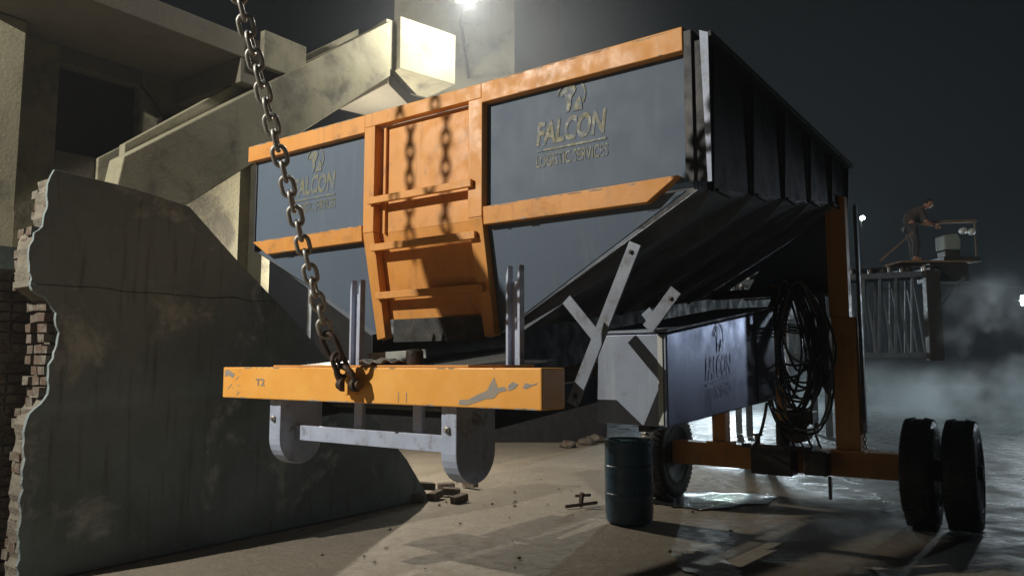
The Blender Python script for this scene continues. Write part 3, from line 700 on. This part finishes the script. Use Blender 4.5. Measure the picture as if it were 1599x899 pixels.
# ------------------------------------------------------------------ broken rendered wall on the left (plane u = const)
def wall_left():
    RW = thing('broken_wall', W(-6.45, 4.0, 0), 'grey rendered masonry wall with a sloping top and a crumbling brick end', 'wall')
    u0 = -6.3
    out = [(2.53, 0), (2.52, .5), (2.52, 1.0), (2.52, 1.20), (2.57, 1.28), (2.67, 1.38), (2.66, 1.6), (2.715, 1.8), (2.68, 2.0), (2.60, 2.12), (2.50, 2.16), (2.47, 2.40), (2.49, 2.60), (2.56, 2.66), (2.57, 3.0), (2.61, 3.12)]
    rr_ = random.Random(5)
    def jag(pl, step, amp):
        r = []
        for (a0, a1), (c0, c1) in zip(pl[:-1], pl[1:]):
            n = max(1, int(math.hypot(c0-a0, c1-a1)/step))
            for k in range(n):
                t = k/n; w_ = 0 if (k == 0 and not r) else 1
                r.append((a0+(c0-a0)*t + rr_.uniform(-amp, amp)*w_, a1+(c1-a1)*t + rr_.uniform(-amp, amp)*.4*w_))
        return r + [pl[-1]]
    out = jag(out, .045, .011)
    outline = [(7.0, 0)] + [(6.6, .5), (5.55, 1.50), (5.0, 2.0), (4.22, 2.62), (3.75, 3.02), (3.24, 3.09)]
    pts = out + list(reversed(outline))
    # split at the crack: upper and lower render leaves, a few mm apart
    def clip(pts, zf, keep_above):
        r = []
        n = len(pts)
        for i in range(n):
            a, b = pts[i], pts[(i+1) % n]
            fa, fb = a[1]-zf(a[0]), b[1]-zf(b[0])
            if not keep_above: fa, fb = -fa, -fb
            if fa >= 0: r.append(a)
            if fa*fb < 0:
                t = fa/(fa-fb); r.append((a[0]+(b[0]-a[0])*t, a[1]+(b[1]-a[1])*t))
        return r
    crack = lambda v: 2.215 + .03*math.sin(v*7)
    cv = [2.62 + .12*i for i in range(20)]
    up = [p for p in clip(pts, lambda v: 2.215, True)]
    lo = [p for p in clip(pts, lambda v: 2.215, False)]
    def with_crack(poly, gap):
        r = []
        n = len(poly)
        for i in range(n):
            a, b = poly[i], poly[(i+1) % n]
            r.append(a)
            if abs(a[1]-2.215) < 1e-6 and abs(b[1]-2.215) < 1e-6:
                for k in range(1, 26):
                    t = k/26; v = a[0]+(b[0]-a[0])*t
                    r.append((v, 2.215 + .035*noise.noise(Vector((v*3.2, 0, 5))) + .012*noise.noise(Vector((v*17, 0, 5))) + gap*(.4+.9*max(0, noise.noise(Vector((v*2, 4, 4)))))))
        return r
    MB().poly([W(u0, a, z) for a, z in with_crack(up, .006)], -UA*.03).build('render_sheet', 'conc2', RW, .003)
    MB().poly([W(u0+.008, a, z) for a, z in with_crack(lo, -.006)], -UA*.038).build('render_sheet', 'conc2', RW, .003)
    core = jag([(2.56, 0), (2.56, 1.2), (2.68, 1.42), (2.72, 1.8), (2.64, 2.1), (2.49, 2.2), (2.50, 2.6), (2.60, 2.7), (2.61, 3.06)], .05, .014) + [ (3.23, 3.07), (3.73, 2.99), (4.20, 2.59), (5.52, 1.48), (6.58, .46), (6.95, 0)]
    MB().poly([W(u0-.032, a, z) for a, z in core], -UA*.26).build('wall_core', 'mortar', RW)
    # bricks in the broken end: courses of the core seen end-on
    z = .05; i = 0
    while z < 3.0:
        base = (2.60 if z > 2.62 else 2.49) if z > 2.12 else (2.55 if z < 1.25 else 2.66)
        for uu in (-6.392, -6.50, -6.605):
            L = random.uniform(.0, .05) + (.05 if 1.2 < z < 2.1 else 0)
            if random.random() < .10: continue
            c = W(uu, base+.10-L/2, z+.035)
            MB().bar(c - VA*(L/2+.05), c + VA*.08, .066, .105, (0, 0, 1)).build('brick', 'brick', RW, rough=.012)
        z += .082; i += 1
    return RW
wall_left()
# ragged brick pier at the far left edge
BP = thing('brick_pier', W(-6.95, 2.35, 0), 'rough brick pier without render at the far left edge', 'brick pier')
MB().box((-7.20, -6.76), (2.36, 2.74), (0, 2.36)).build('pier_core', 'mortar', BP)
z = .03
while z < 2.33:
    off = random.uniform(-.03, .03)
    for uu in (-6.81, -6.93, -7.05):
        if random.random() < .1: continue
        MB().box((uu-.052+off, uu+.052+off), (2.28+random.uniform(-.04, .05), 2.42), (z, z+.062)).build('brick', 'brick', BP, rough=.014)
    for vv in (2.46, 2.62):
        MB().box((-6.80, -6.735+random.uniform(-.02, .015)), (vv-.07, vv+.07), (z, z+.062)).build('brick', 'brick', BP, rough=.014)
    z += .080
MB().box((-6.755, -6.62), (2.74, 2.95), (0, 2.55)).build('gap_shade_block', 'void', BP)  # near-black block added to paint shade between pier and wall
MB().box((-7.215, -7.20), (2.2, 2.74), (0, 2.6)).build('pier_render', 'conc2', BP)

# ------------------------------------------------------------------ concrete building at upper left
BD = thing('concrete_building', W(-9.2, 4.5, 0), 'unfinished concrete building at upper left with a dark window opening and overhanging slab', 'building')
# wall along v at u = -9 with an opening
def bwall(v0, v1, z0, z1, mat='conc', nm='wall'): return MB().box((-9.25, -9.0), (v0, v1), (z0, z1)).build(nm, mat, BD, .01)
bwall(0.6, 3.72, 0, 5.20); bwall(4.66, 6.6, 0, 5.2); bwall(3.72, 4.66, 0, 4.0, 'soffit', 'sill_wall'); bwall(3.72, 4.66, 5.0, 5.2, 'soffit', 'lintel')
MB().box((-9.24, -9.16), (3.73, 4.65), (4.0, 5.0)).build('opening_shade_sheet', 'void', BD)  # black sheet paints the unlit depth of the opening
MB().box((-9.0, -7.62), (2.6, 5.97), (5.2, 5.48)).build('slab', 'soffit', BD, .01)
MB().box((-7.62, -7.53), (5.35, 5.97), (5.15, 5.60)).build('edge_beam', 'conc', BD, .01)
MB().box((-9.0, -8.62), (2.75, 3.22), (0, 5.19)).build('pillar', 'conc', BD, .012)
MB().box((-9.02, -7.62), (5.1, 5.4), (4.90, 5.195)).build('slab_rib', 'soffit', BD, .01)
PO = MB().box((-7.78, -7.58), (5.25, 5.45), (0, 4.4)).build('concrete_post', 'conc', bevel=.01)
tag(PO, 'slim beige concrete post under the sloping girder left of the hopper', 'post')
# sloping girder (stair stringer) rising along v at u = -7.5
GD = thing('sloping_girder', W(-7.6, 4.0, 3.1), 'thick beige concrete girder sloping up from the wall to a bright end block', 'girder')
def gz(v): return 4.03 + (v-4.2)*.765
MB().poly([W(-7.5, 3.74, gz(3.74)), W(-7.5, 7.42, gz(7.42)), W(-7.5, 7.42, gz(7.42)-.82), W(-7.5, 4.05, gz(4.05)-.92), W(-7.5, 3.68, gz(3.74)-.35)], -UA*.30).build('stringer', 'conc', GD, .012)
MB().poly([W(-7.82, 3.9, gz(3.9)+.10), W(-7.82, 5.4, gz(5.4)+.18), W(-7.82, 5.4, gz(5.4)-.1), W(-7.82, 3.9, gz(3.9)-.1)], -UA*.12).build('upstand', 'conc', GD, .01)
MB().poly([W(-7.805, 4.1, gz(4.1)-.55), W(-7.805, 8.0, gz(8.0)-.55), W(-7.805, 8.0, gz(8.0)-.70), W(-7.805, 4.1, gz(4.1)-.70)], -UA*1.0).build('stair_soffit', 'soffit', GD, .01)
MB().poly([W(-8.9, 4.1, gz(4.1)), W(-8.9, 8.0, gz(8.0)), W(-8.9, 8.0, gz(8.0)-.8), W(-8.9, 4.1, gz(4.1)-.8)], UA*.09).build('stringer', 'conc', GD, .01)
# end block
b0 = Vector((-1.60, 10.45, 5.80)); dx = Vector((.76, .65, 0)).normalized(); dn = Vector((-dx.y, dx.x, 0))
MB().poly([b0, b0 + dx*.98, b0 + dx*.98 + dn*.75, b0 + dn*.75], (0, 0, .78)).build('end_block', 'conc', GD, .012)
b1 = b0 - dx*.16 + dn*.12
MB().poly([b1, b1 + dx*.155, b1 + dx*.155 + dn*.5, b1 + dn*.5], (0, 0, .74)).build('block_neck', 'conc', GD, .01)
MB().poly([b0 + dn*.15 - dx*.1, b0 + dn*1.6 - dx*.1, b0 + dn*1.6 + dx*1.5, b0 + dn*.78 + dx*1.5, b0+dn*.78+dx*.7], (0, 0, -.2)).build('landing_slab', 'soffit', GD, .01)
# wall-mounted cable loops by the window
CB = thing('cable_loops', W(-8.9, 4.95, 4.3), 'tangle of thin cable loops hanging on the wall beside the window opening', 'cable')
for i in range(5):
    pts = [W(-8.95, 4.93 + .03*i + (.10+.012*i)*math.cos(a), 4.52 + (.16+.015*i)*math.sin(a)) for a in [2*math.pi*k/20 for k in range(20)]]
    MB().tube(pts, .010, 5, True).build('cable_loop', 'dark', CB, smooth=True)
MB().tube([W(-8.95, 4.62, 5.0), W(-8.92, 4.78, 4.82), W(-8.93, 4.9, 4.66)], .018, 6).build('cable_lead', 'dark', CB, smooth=True)
MB().tube([W(-8.95, 4.95, 4.64), W(-8.9, 5.15, 4.56), W(-8.93, 5.35, 4.58)], .014, 6).build('cable_lead', 'dark', CB, smooth=True)

# ------------------------------------------------------------------ building behind the lamp
BB = thing('rear_building', (-.5, 14.5, 0), 'pale building wall standing behind the glaring floodlight and the hopper rim', 'building')
MB().wbox((-2.2, .05), (13.6, 14.4), (3.2, 11)).build('wall', 'conc', BB, .01)
MB().wbox((-4.2, 2.0), (16.2, 16.4), (0, 3.3)).build('low_shade_sheet', 'void', BB)  # near-black sheet added to darken the view below the hopper
MB().wbox((.055, 1.02), (15.2, 16.0), (3.2, 11)).build('wall', 'soffit', BB, .01)
MB().wbox((.10, .38), (14.95, 15.19), (3.3, 6.9)).build('pilaster', 'conc', BB, .01)

# ------------------------------------------------------------------ lamps (fixtures)
def fixture(nm, key, aim, label, s=.3, lens='lens', grp=None, back=.0):
    p = LAMPS[key][0]; d = (Vector(aim) - p).normalized(); r = LAMPS[key][3]
    q = d.to_track_quat('-Z', 'Y'); X = q @ Vector((1, 0, 0)); Y = q @ Vector((0, 1, 0))
    c = p - d*(r+.03)
    T = thing(nm, c, label, 'lamp', grp)
    MB().poly([c - X*s/2 - Y*s*.4, c + X*s/2 - Y*s*.4, c + X*s/2 + Y*s*.4, c - X*s/2 + Y*s*.4], -d*.09).build('housing', 'dark', T, .01)
    MB().poly([c + d*.003 - X*s*.45 - Y*s*.34, c + d*.003 + X*s*.45 - Y*s*.34, c + d*.003 + X*s*.45 + Y*s*.34, c + d*.003 - X*s*.45 + Y*s*.34], d*.008).build('lens', lens, T)
    MB().tube([c - X*(s/2+.02), c - X*(s/2+.02) - d*.16, c + X*(s/2+.02) - d*.16, c + X*(s/2+.02)], .014, 6).build('bracket', 'dark', T)
    return T, c, d
T, c, d = fixture('floodlight', 'wall', (0, 4, 2.5), 'glaring white floodlight at the top of the picture beside the bright concrete block')
MB().tube([c - d*.15, Vector((-.8, 11.4, 6.9)), Vector((-.8, 13.6, 6.9))], .03, 8).build('arm', 'dark', T)
T, c, d = fixture('mast_floodlight', 'mast', W(-4.2, 4.6, 2.5), 'warm floodlight on a mast left of the camera lighting the hopper front', .28)
MB().tube([Vector((c.x-d.x*.16, c.y-d.y*.16, 0)), Vector((c.x-d.x*.16, c.y-d.y*.16, c.z+.1))], .04, 10).build('mast', 'truss', T)
T, c, d = fixture('right_floodlight', 'far', (0, 2, 1.6), 'bright cold floodlight flaring at the right edge of the picture', .34, 'lens2')
MB().tube([Vector((c.x-d.x*.16, c.y-d.y*.16, 0)), Vector((c.x-d.x*.16, c.y-d.y*.16, c.z+.1))], .05, 10).build('mast', 'truss', T)
T, c, d = fixture('rear_floodlight', 'back', (2, 6, 0), 'cold floodlight on a mast far behind the hopper', .5, 'lens2')
MB().tube([Vector((c.x-d.x*.16, c.y-d.y*.16, 0)), Vector((c.x-d.x*.16, c.y-d.y*.16, c.z+.1))], .06, 10).build('mast', 'truss', T)
T, c, d = fixture('bulkhead_lamp', 'tunnel', W(-3, 7.6, 0), 'warm lamp under the landing shining below the hopper', .22)
MB().tube([c - d*.15, W(-9.1, 7.4, 3.9), W(-9.1, 7.4, 0)], .03, 8).build('post', 'truss', T)
T, c, d = fixture('yard_lamp', 'yard', (2, 6.5, 1.0), 'cool yard lamp on a pole beyond the right edge of the picture', .3, 'lens2')
MB().tube([Vector((c.x-d.x*.16, c.y-d.y*.16, 0)), Vector((c.x-d.x*.16, c.y-d.y*.16, c.z+.1))], .05, 10).build('pole', 'truss', T)
o = MB().lathe([(.02, -.10), (.11, -.08), (.13, 0), (.11, .03)], (20.6, 44, 10.2), (-.4, -.9, 0), 16).build('distant_lamp', 'lens2', smooth=True)
tag(o, 'tiny bluish white light in the dark sky right of the orange leg', 'lamp')
MB().tube([(20.6, 44.2, 0), (20.6, 44.2, 10.4)], .06, 6).build('pole', 'dark', o)

# ------------------------------------------------------------------ lattice conveyor beyond the yard
LT = thing('lattice_conveyor', (8.0, 17.4, 0), 'grey lattice-sided conveyor standing raised in the steam behind the orange leg', 'conveyor')
XA, XB, ZL = 4.9, 9.75, 1.78
def zt(x): return 3.45 + (x-4.9)*.05
for y in (17.2, 18.2):
    MB().bar((XA, y, zt(XA)), (XB, y, zt(XB)), .12, .10).build('top_chord', 'truss', LT, .006)
    MB().bar((XA, y, ZL), (XB, y, ZL+.06), .12, .10).build('bottom_chord', 'truss', LT, .006)
    x = XA+.05; i = 0
    while x < XB-.2:
        MB().bar((x, y, ZL+.05), (x+.10, y, zt(x)-.05), .045, .045, (1, 0, 0)).build('lattice_upright', 'truss', LT)
        MB().bar((x+.14, y+.05, zt(x)-.05), (x+.34, y+.05, ZL+.05), .035, .035, (1, 0, 0)).build('lattice_diagonal', 'truss', LT)
        x += .37; i += 1
for k in range(9):
    x = XA+.3+k*.55; MB().lathe([(.03, -.52), (.075, -.5), (.075, .5), (.03, .52)], (x, 17.7, zt(x)+.12), (0, 1, 0), 12).build('idler_roller', 'dark', LT, smooth=True)
MB().poly([(XA, 17.25, zt(XA)+.20), (XB, 17.25, zt(XB)+.20), (XB, 18.15, zt(XB)+.20), (XA, 18.15, zt(XA)+.20)], (0, 0, -.02)).build('belt', 'rubber', LT)
MB().wbox((9.30, 9.62), (16.95, 17.12), (1.70, 3.72)).build('end_post', 'dark', LT, .01)
for k in range(4): MB().bar((XB+.02+k*.0, 17.25, 2.0+k*.4), (XB+1.0, 19.6, 2.05+k*.44), .06, .05).build('end_lattice', 'truss', LT)
for k in range(3): MB().bar((XB+.28+.27*k, 17.9+.6*k, 1.85), (XB+.36+.27*k, 17.9+.6*k, 3.7), .05, .05, (1, 0, 0)).build('end_upright', 'truss', LT)
MB().bar((XB+1.0, 19.6, 1.85), (XB+1.05, 19.6, 3.95), .08, .08, (1, 0, 0)).build('end_upright', 'truss', LT)
MB().bar((XB-.1, 17.2, zt(XB)+.02), (XB+1.05, 19.6, zt(XB)+.30), .12, .1).build('top_chord', 'truss', LT)
for x in (5.3, 7.1):
    for y in (17.3, 18.1): MB().wbox((x, x+.12), (y, y+.12), (0, 1.75)).build('trestle_leg', 'truss', LT, .006)
MB().wbox((8.95, 10.6), (17.3, 18.1), (3.95, 3.995)).build('walkway_plate', 'wood', LT, .004)
MB().wbox((9.66, 10.55), (17.4, 18.0), (3.52, 3.945)).build('head_frame', 'dark', LT, .01)
MB().bar((9.75, 17.35, 2.9), (10.4, 17.35, 3.6), .06, .05).build('head_strut', 'truss', LT)
# row of small fittings along the top
for k in range(12):
    x = 5.0 + k*.40 + random.uniform(-.08, .08)
    MB().lathe([(.02, 0), (.05, .01), (.06, .09), (.03, .14)], (x, 17.24, zt(x)+.06), ZA, 10).build('clamp', 'chain' if k % 2 else 'dark', LT, smooth=True)
# engine and handrail at the head end
EN = thing('engine_unit', (10.5, 17.8, 4.0), 'small engine with a pale tank and round air filter on the conveyor head', 'engine')
MB().wbox((10.05, 10.9), (17.5, 18.1), (4.0, 4.12)).build('bed', 'dark', EN, .01)
MB().poly([(10.08, 17.5, 4.28), (10.45, 17.5, 4.28), (10.48, 17.5, 4.50), (10.40, 17.5, 4.66), (10.08, 17.5, 4.62)], (0, .4, 0)).build('tank', 'palegreen', EN, .03)
MB().wbox((10.12, 10.46), (17.55, 17.9), (4.12, 4.27)).build('crankcase', 'dark', EN, .02)
MB().lathe([(.02, -.1), (.07, -.09), (.08, .02), (.05, .06)], (10.60, 17.6, 4.74), (0, -1, 0), 16).build('air_filter', 'pale', EN, smooth=True)
MB().lathe([(.02, -.1), (.07, -.09), (.08, .02), (.05, .06)], (10.80, 17.6, 4.72), (0, -1, 0), 16).build('air_filter', 'pale', EN, smooth=True)
MB().bar((10.68, 17.7, 4.12), (10.68, 17.7, 4.68), .14, .14).build('stand', 'dark', EN, .01)
o = MB().bar((9.95, 17.9, 4.99), (11.1, 17.9, 5.03), .07, .06).bar((11.05, 17.9, 4.0), (11.05, 17.9, 4.98), .03, .03, (1, 0, 0)).build('handrail', 'wood', bevel=.004)
tag(o, 'weathered pale handrail above the engine on the conveyor head', 'handrail')
o = MB().bar((8.35, 17.1, 3.95), (9.15, 17.1, 4.62), .035, .035).build('prop_rod', 'wood'); tag(o, 'thin rod leaning against the standing worker on the conveyor', 'rod')

# ------------------------------------------------------------------ person standing on the conveyor, bending forward to the right
def skin_obj(name, verts, edges, radii, mat, parent, lv=2, root=0):
    po = s_origin(parent); me = bpy.data.meshes.new(name); me.from_pydata([Vector(v)-po for v in verts], edges, [])
    o = bpy.data.objects.new(name, me); COL.objects.link(o); o.parent = parent
    o.modifiers.new('skin', 'SKIN')
    for i, r in enumerate(radii):
        sv = me.skin_vertices[0].data[i]; sv.radius = (r, r) if not isinstance(r, tuple) else r; sv.use_root = (i == root)
    s = o.modifiers.new('sub', 'SUBSURF'); s.levels = lv; s.render_levels = lv
    me.materials.append(M[mat])
    return o
def person():
    fx, fy, fz = 9.42, 17.6, 4.005
    P = thing('person', (fx, fy, fz), 'worker in a dark brown shirt bending forward on top of the lattice conveyor', 'person')
    def q(x, y, z): return (fx+x, fy+y, fz+z)
    V = [q(-.08, 0, .84),
         q(-.08, 0, .99), q(.0, 0, 1.13), q(.13, 0, 1.22),
         q(.26, -.01, 1.27), q(.33, -.02, 1.31),
         q(-.10, -.10, .78), q(.0, -.12, .42), q(-.06, -.12, .08), q(.10, -.12, .03),
         q(-.07, .10, .78), q(.05, .14, .43), q(.04, .15, .08), q(.19, .15, .03),
         q(.12, -.18, 1.18), q(.18, -.23, .92), q(.38, -.16, .86), q(.45, -.14, .86),
         q(.14, .17, 1.19), q(.25, .20, .95), q(.44, .14, .90), q(.50, .12, .90)]
    E = [(0, 1), (1, 2), (2, 3), (3, 4), (4, 5), (0, 6), (6, 7), (7, 8), (8, 9), (0, 10), (10, 11), (11, 12), (12, 13), (3, 14), (14, 15), (15, 16), (16, 17), (3, 18), (18, 19), (19, 20), (20, 21)]
    Rr = [(.15, .11), (.13, .10), (.15, .11), (.15, .12), .055, .05, .085, .062, .045, .04, .085, .062, .045, .04, .065, .045, .034, .03, .065, .045, .034, .03]
    skin_obj('body', V, E, Rr, 'skin', P)
    # clothing shells
    skin_obj('shirt', [V[0], V[1], V[2], V[3], V[14], V[15], V[18], V[19]], [(0, 1), (1, 2), (2, 3), (3, 4), (4, 5), (3, 6), (6, 7)], [(.165, .125), (.15, .12), (.17, .13), (.165, .135), .085, .066, .085, .066], 'shirt', P)
    skin_obj('trousers', [V[0], V[6], V[7], V[8], V[10], V[11], V[12]], [(0, 1), (1, 2), (2, 3), (0, 4), (4, 5), (5, 6)], [(.16, .125), .105, .085, .07, .105, .085, .07], 'trousers', P)
    # head
    hc = Vector(q(.38, -.02, 1.37)); fwd = Vector((.85, -.25, -.46)).normalized(); up = (Vector((0, 0, 1)) - fwd*fwd.z).normalized(); sd = fwd.cross(up)
    mb = MB(); bm = bmesh.new(); bmesh.ops.create_icosphere(bm, subdivisions=3, radius=1)
    def shape(c, s=1, hair=False):
        x, y, z = c.x, c.y, c.z    # x fwd, y side, z up
        f = Vector((x*.098, y*.076, z*.118))
        if z < 0: f.y *= 1 + z*.28; f.x *= 1 + z*.10
        if not hair:
            if x > .85 and abs(y) < .22 and -.35 < z < .12: f.x += .022*(1-abs(y)/.22)
            if x > .6 and .08 < z < .28 and .2 < abs(y) < .55: f.x -= .008
            if x > .6 and -.62 < z < -.45 and abs(y) < .35: f.x += .006
            if abs(y) > .93 and abs(z) < .3 and -.3 < x < .2: f.y *= 1.18
        return hc + (fwd*f.x + sd*f.y + up*f.z)*s
    mb.v = [shape(v.co) for v in bm.verts]; mb.f = [tuple(v.index for v in f.verts) for f in bm.faces]
    hd = mb.build('head', 'skin', P, smooth=True)
    mb = MB(); mb.v = [shape(v.co, 1.09, True) for v in bm.verts]
    mb.f = [tuple(v.index for v in f.verts) for f in bm.faces if all(v.co.z > .30 + .75*v.co.x or (v.co.x < -.1 and v.co.z > -.45) for v in f.verts)]
    used = sorted({i for f in mb.f for i in f}); mp = {a: b for b, a in enumerate(used)}
    mb.v = [mb.v[i] for i in used]; mb.f = [tuple(mp[i] for i in f) for f in mb.f]
    mb.build('hair', 'hair', P, smooth=True); bm.free()
    # hands with fingers
    for h, dr in ((Vector(V[17]), Vector((.8, .1, -.5))), (Vector(V[21]), Vector((.8, -.1, -.5)))):
        dr.normalize(); s_ = dr.cross(Vector((0, 0, 1))).normalized()
        vs = [h, h + dr*.05, h + dr*.08]; es = [(0, 1), (1, 2)]; rs = [.028, .034, .03]
        for k in range(4):
            b = h + dr*.085 + s_*(-.027+.018*k); n = len(vs)
            vs += [b, b + dr*.035 + Vector((0, 0, -.01)), b + dr*(.05-.006*abs(k-1.5)) + Vector((0, 0, -.035))]; es += [(2, n), (n, n+1), (n+1, n+2)]; rs += [.010, .009, .007]
        n = len(vs); vs += [h + dr*.03 + s_*.04, h + dr*.065 + s_*.052]; es += [(1, n), (n, n+1)]; rs += [.011, .009]
        skin_obj('hand', vs, es, rs, 'skin', P, 1)
person()

# ------------------------------------------------------------------ distant masses at the right
o = MB().wbox((3, 60), (52, 60), (0, 7)).build('far_shed', 'soffit', bevel=.05); tag(o, 'long dark shed far off behind the steam', 'building')

# ------------------------------------------------------------------ steam and haze
def volume_mat(name, dens, col, aniso=0.2, nz=None):
    m = bpy.data.materials.new(name); m.use_nodes = True; nt = m.node_tree; nt.nodes.clear()
    out = nd(nt, 'ShaderNodeOutputMaterial'); pv = nd(nt, 'ShaderNodeVolumePrincipled')
    pv.inputs['Color'].default_value = (*col, 1); pv.inputs['Density'].default_value = dens; pv.inputs['Anisotropy'].default_value = aniso
    nt.links.new(pv.outputs[0], out.inputs['Volume'])
    if nz:
        tc = nd(nt, 'ShaderNodeTexCoord')
        f, _ = noise_fac(nt, tc.outputs['Object'], nz, 3, *((.46, .72) if nz > .3 else (.2, .5)))
        # fades out to the edges of the puff
        mp = nd(nt, 'ShaderNodeVectorMath', operation='SUBTRACT'); nt.links.new(tc.outputs['Generated'], mp.inputs[0]); mp.inputs[1].default_value = (.5, .5, .5)
        ln = nd(nt, 'ShaderNodeVectorMath', operation='LENGTH'); nt.links.new(mp.outputs[0], ln.inputs[0])
        fr = nd(nt, 'ShaderNodeMapRange', interpolation_type='SMOOTHSTEP'); nt.links.new(ln.outputs['Value'], fr.inputs[0]); fr.inputs[1].default_value = .5; fr.inputs[2].default_value = .1
        mu = nd(nt, 'ShaderNodeMath', operation='MULTIPLY'); nt.links.new(f, mu.inputs[0]); nt.links.new(fr.outputs[0], mu.inputs[1])
        m2 = nd(nt, 'ShaderNodeMath', operation='MULTIPLY'); nt.links.new(mu.outputs[0], m2.inputs[0]); m2.inputs[1].default_value = dens
        nt.links.new(m2.outputs[0], pv.inputs['Density'])
    return m
M['haze'] = volume_mat('haze_air', .0016, (.85, .90, .98), .35)
M['steam'] = volume_mat('steam_cloud', 2.6, (.93, .98, 1.0), .3, .7)
M['lampmist'] = volume_mat('lamp_mist', .065, (.85, .92, 1.0), .2, .25)
M['mist'] = volume_mat('ground_mist', .34, (.85, .93, .95), .1, .5)
o = MB().wbox((-60, 80), (-12, 70), (-1, 16)).build('haze', 'haze'); o['kind'] = 'stuff'
def puff(nm, mat, c, r):
    bm = bmesh.new(); bmesh.ops.create_icosphere(bm, subdivisions=3, radius=1); mb = MB()
    mb.v = [Vector((c[0]+v.co.x*r[0], c[1]+v.co.y*r[1], c[2]+v.co.z*r[2])) for v in bm.verts]; mb.f = [tuple(v.index for v in f.verts) for f in bm.faces]; bm.free()
    o = mb.build(nm, mat); o['kind'] = 'stuff'
puff('steam', 'steam', (9.75, 15.6, 1.95), (1.0, .9, 2.1))
puff('steam', 'steam', (8.9, 15.4, .9), (1.5, 1.0, 1.0))
puff('lamp_haze', 'lampmist', (-.3, 11.6, 6.4), (3.6, 2.6, 2.6))
puff('ground_mist', 'mist', (12, 21, .6), (9, 9, 1.4))
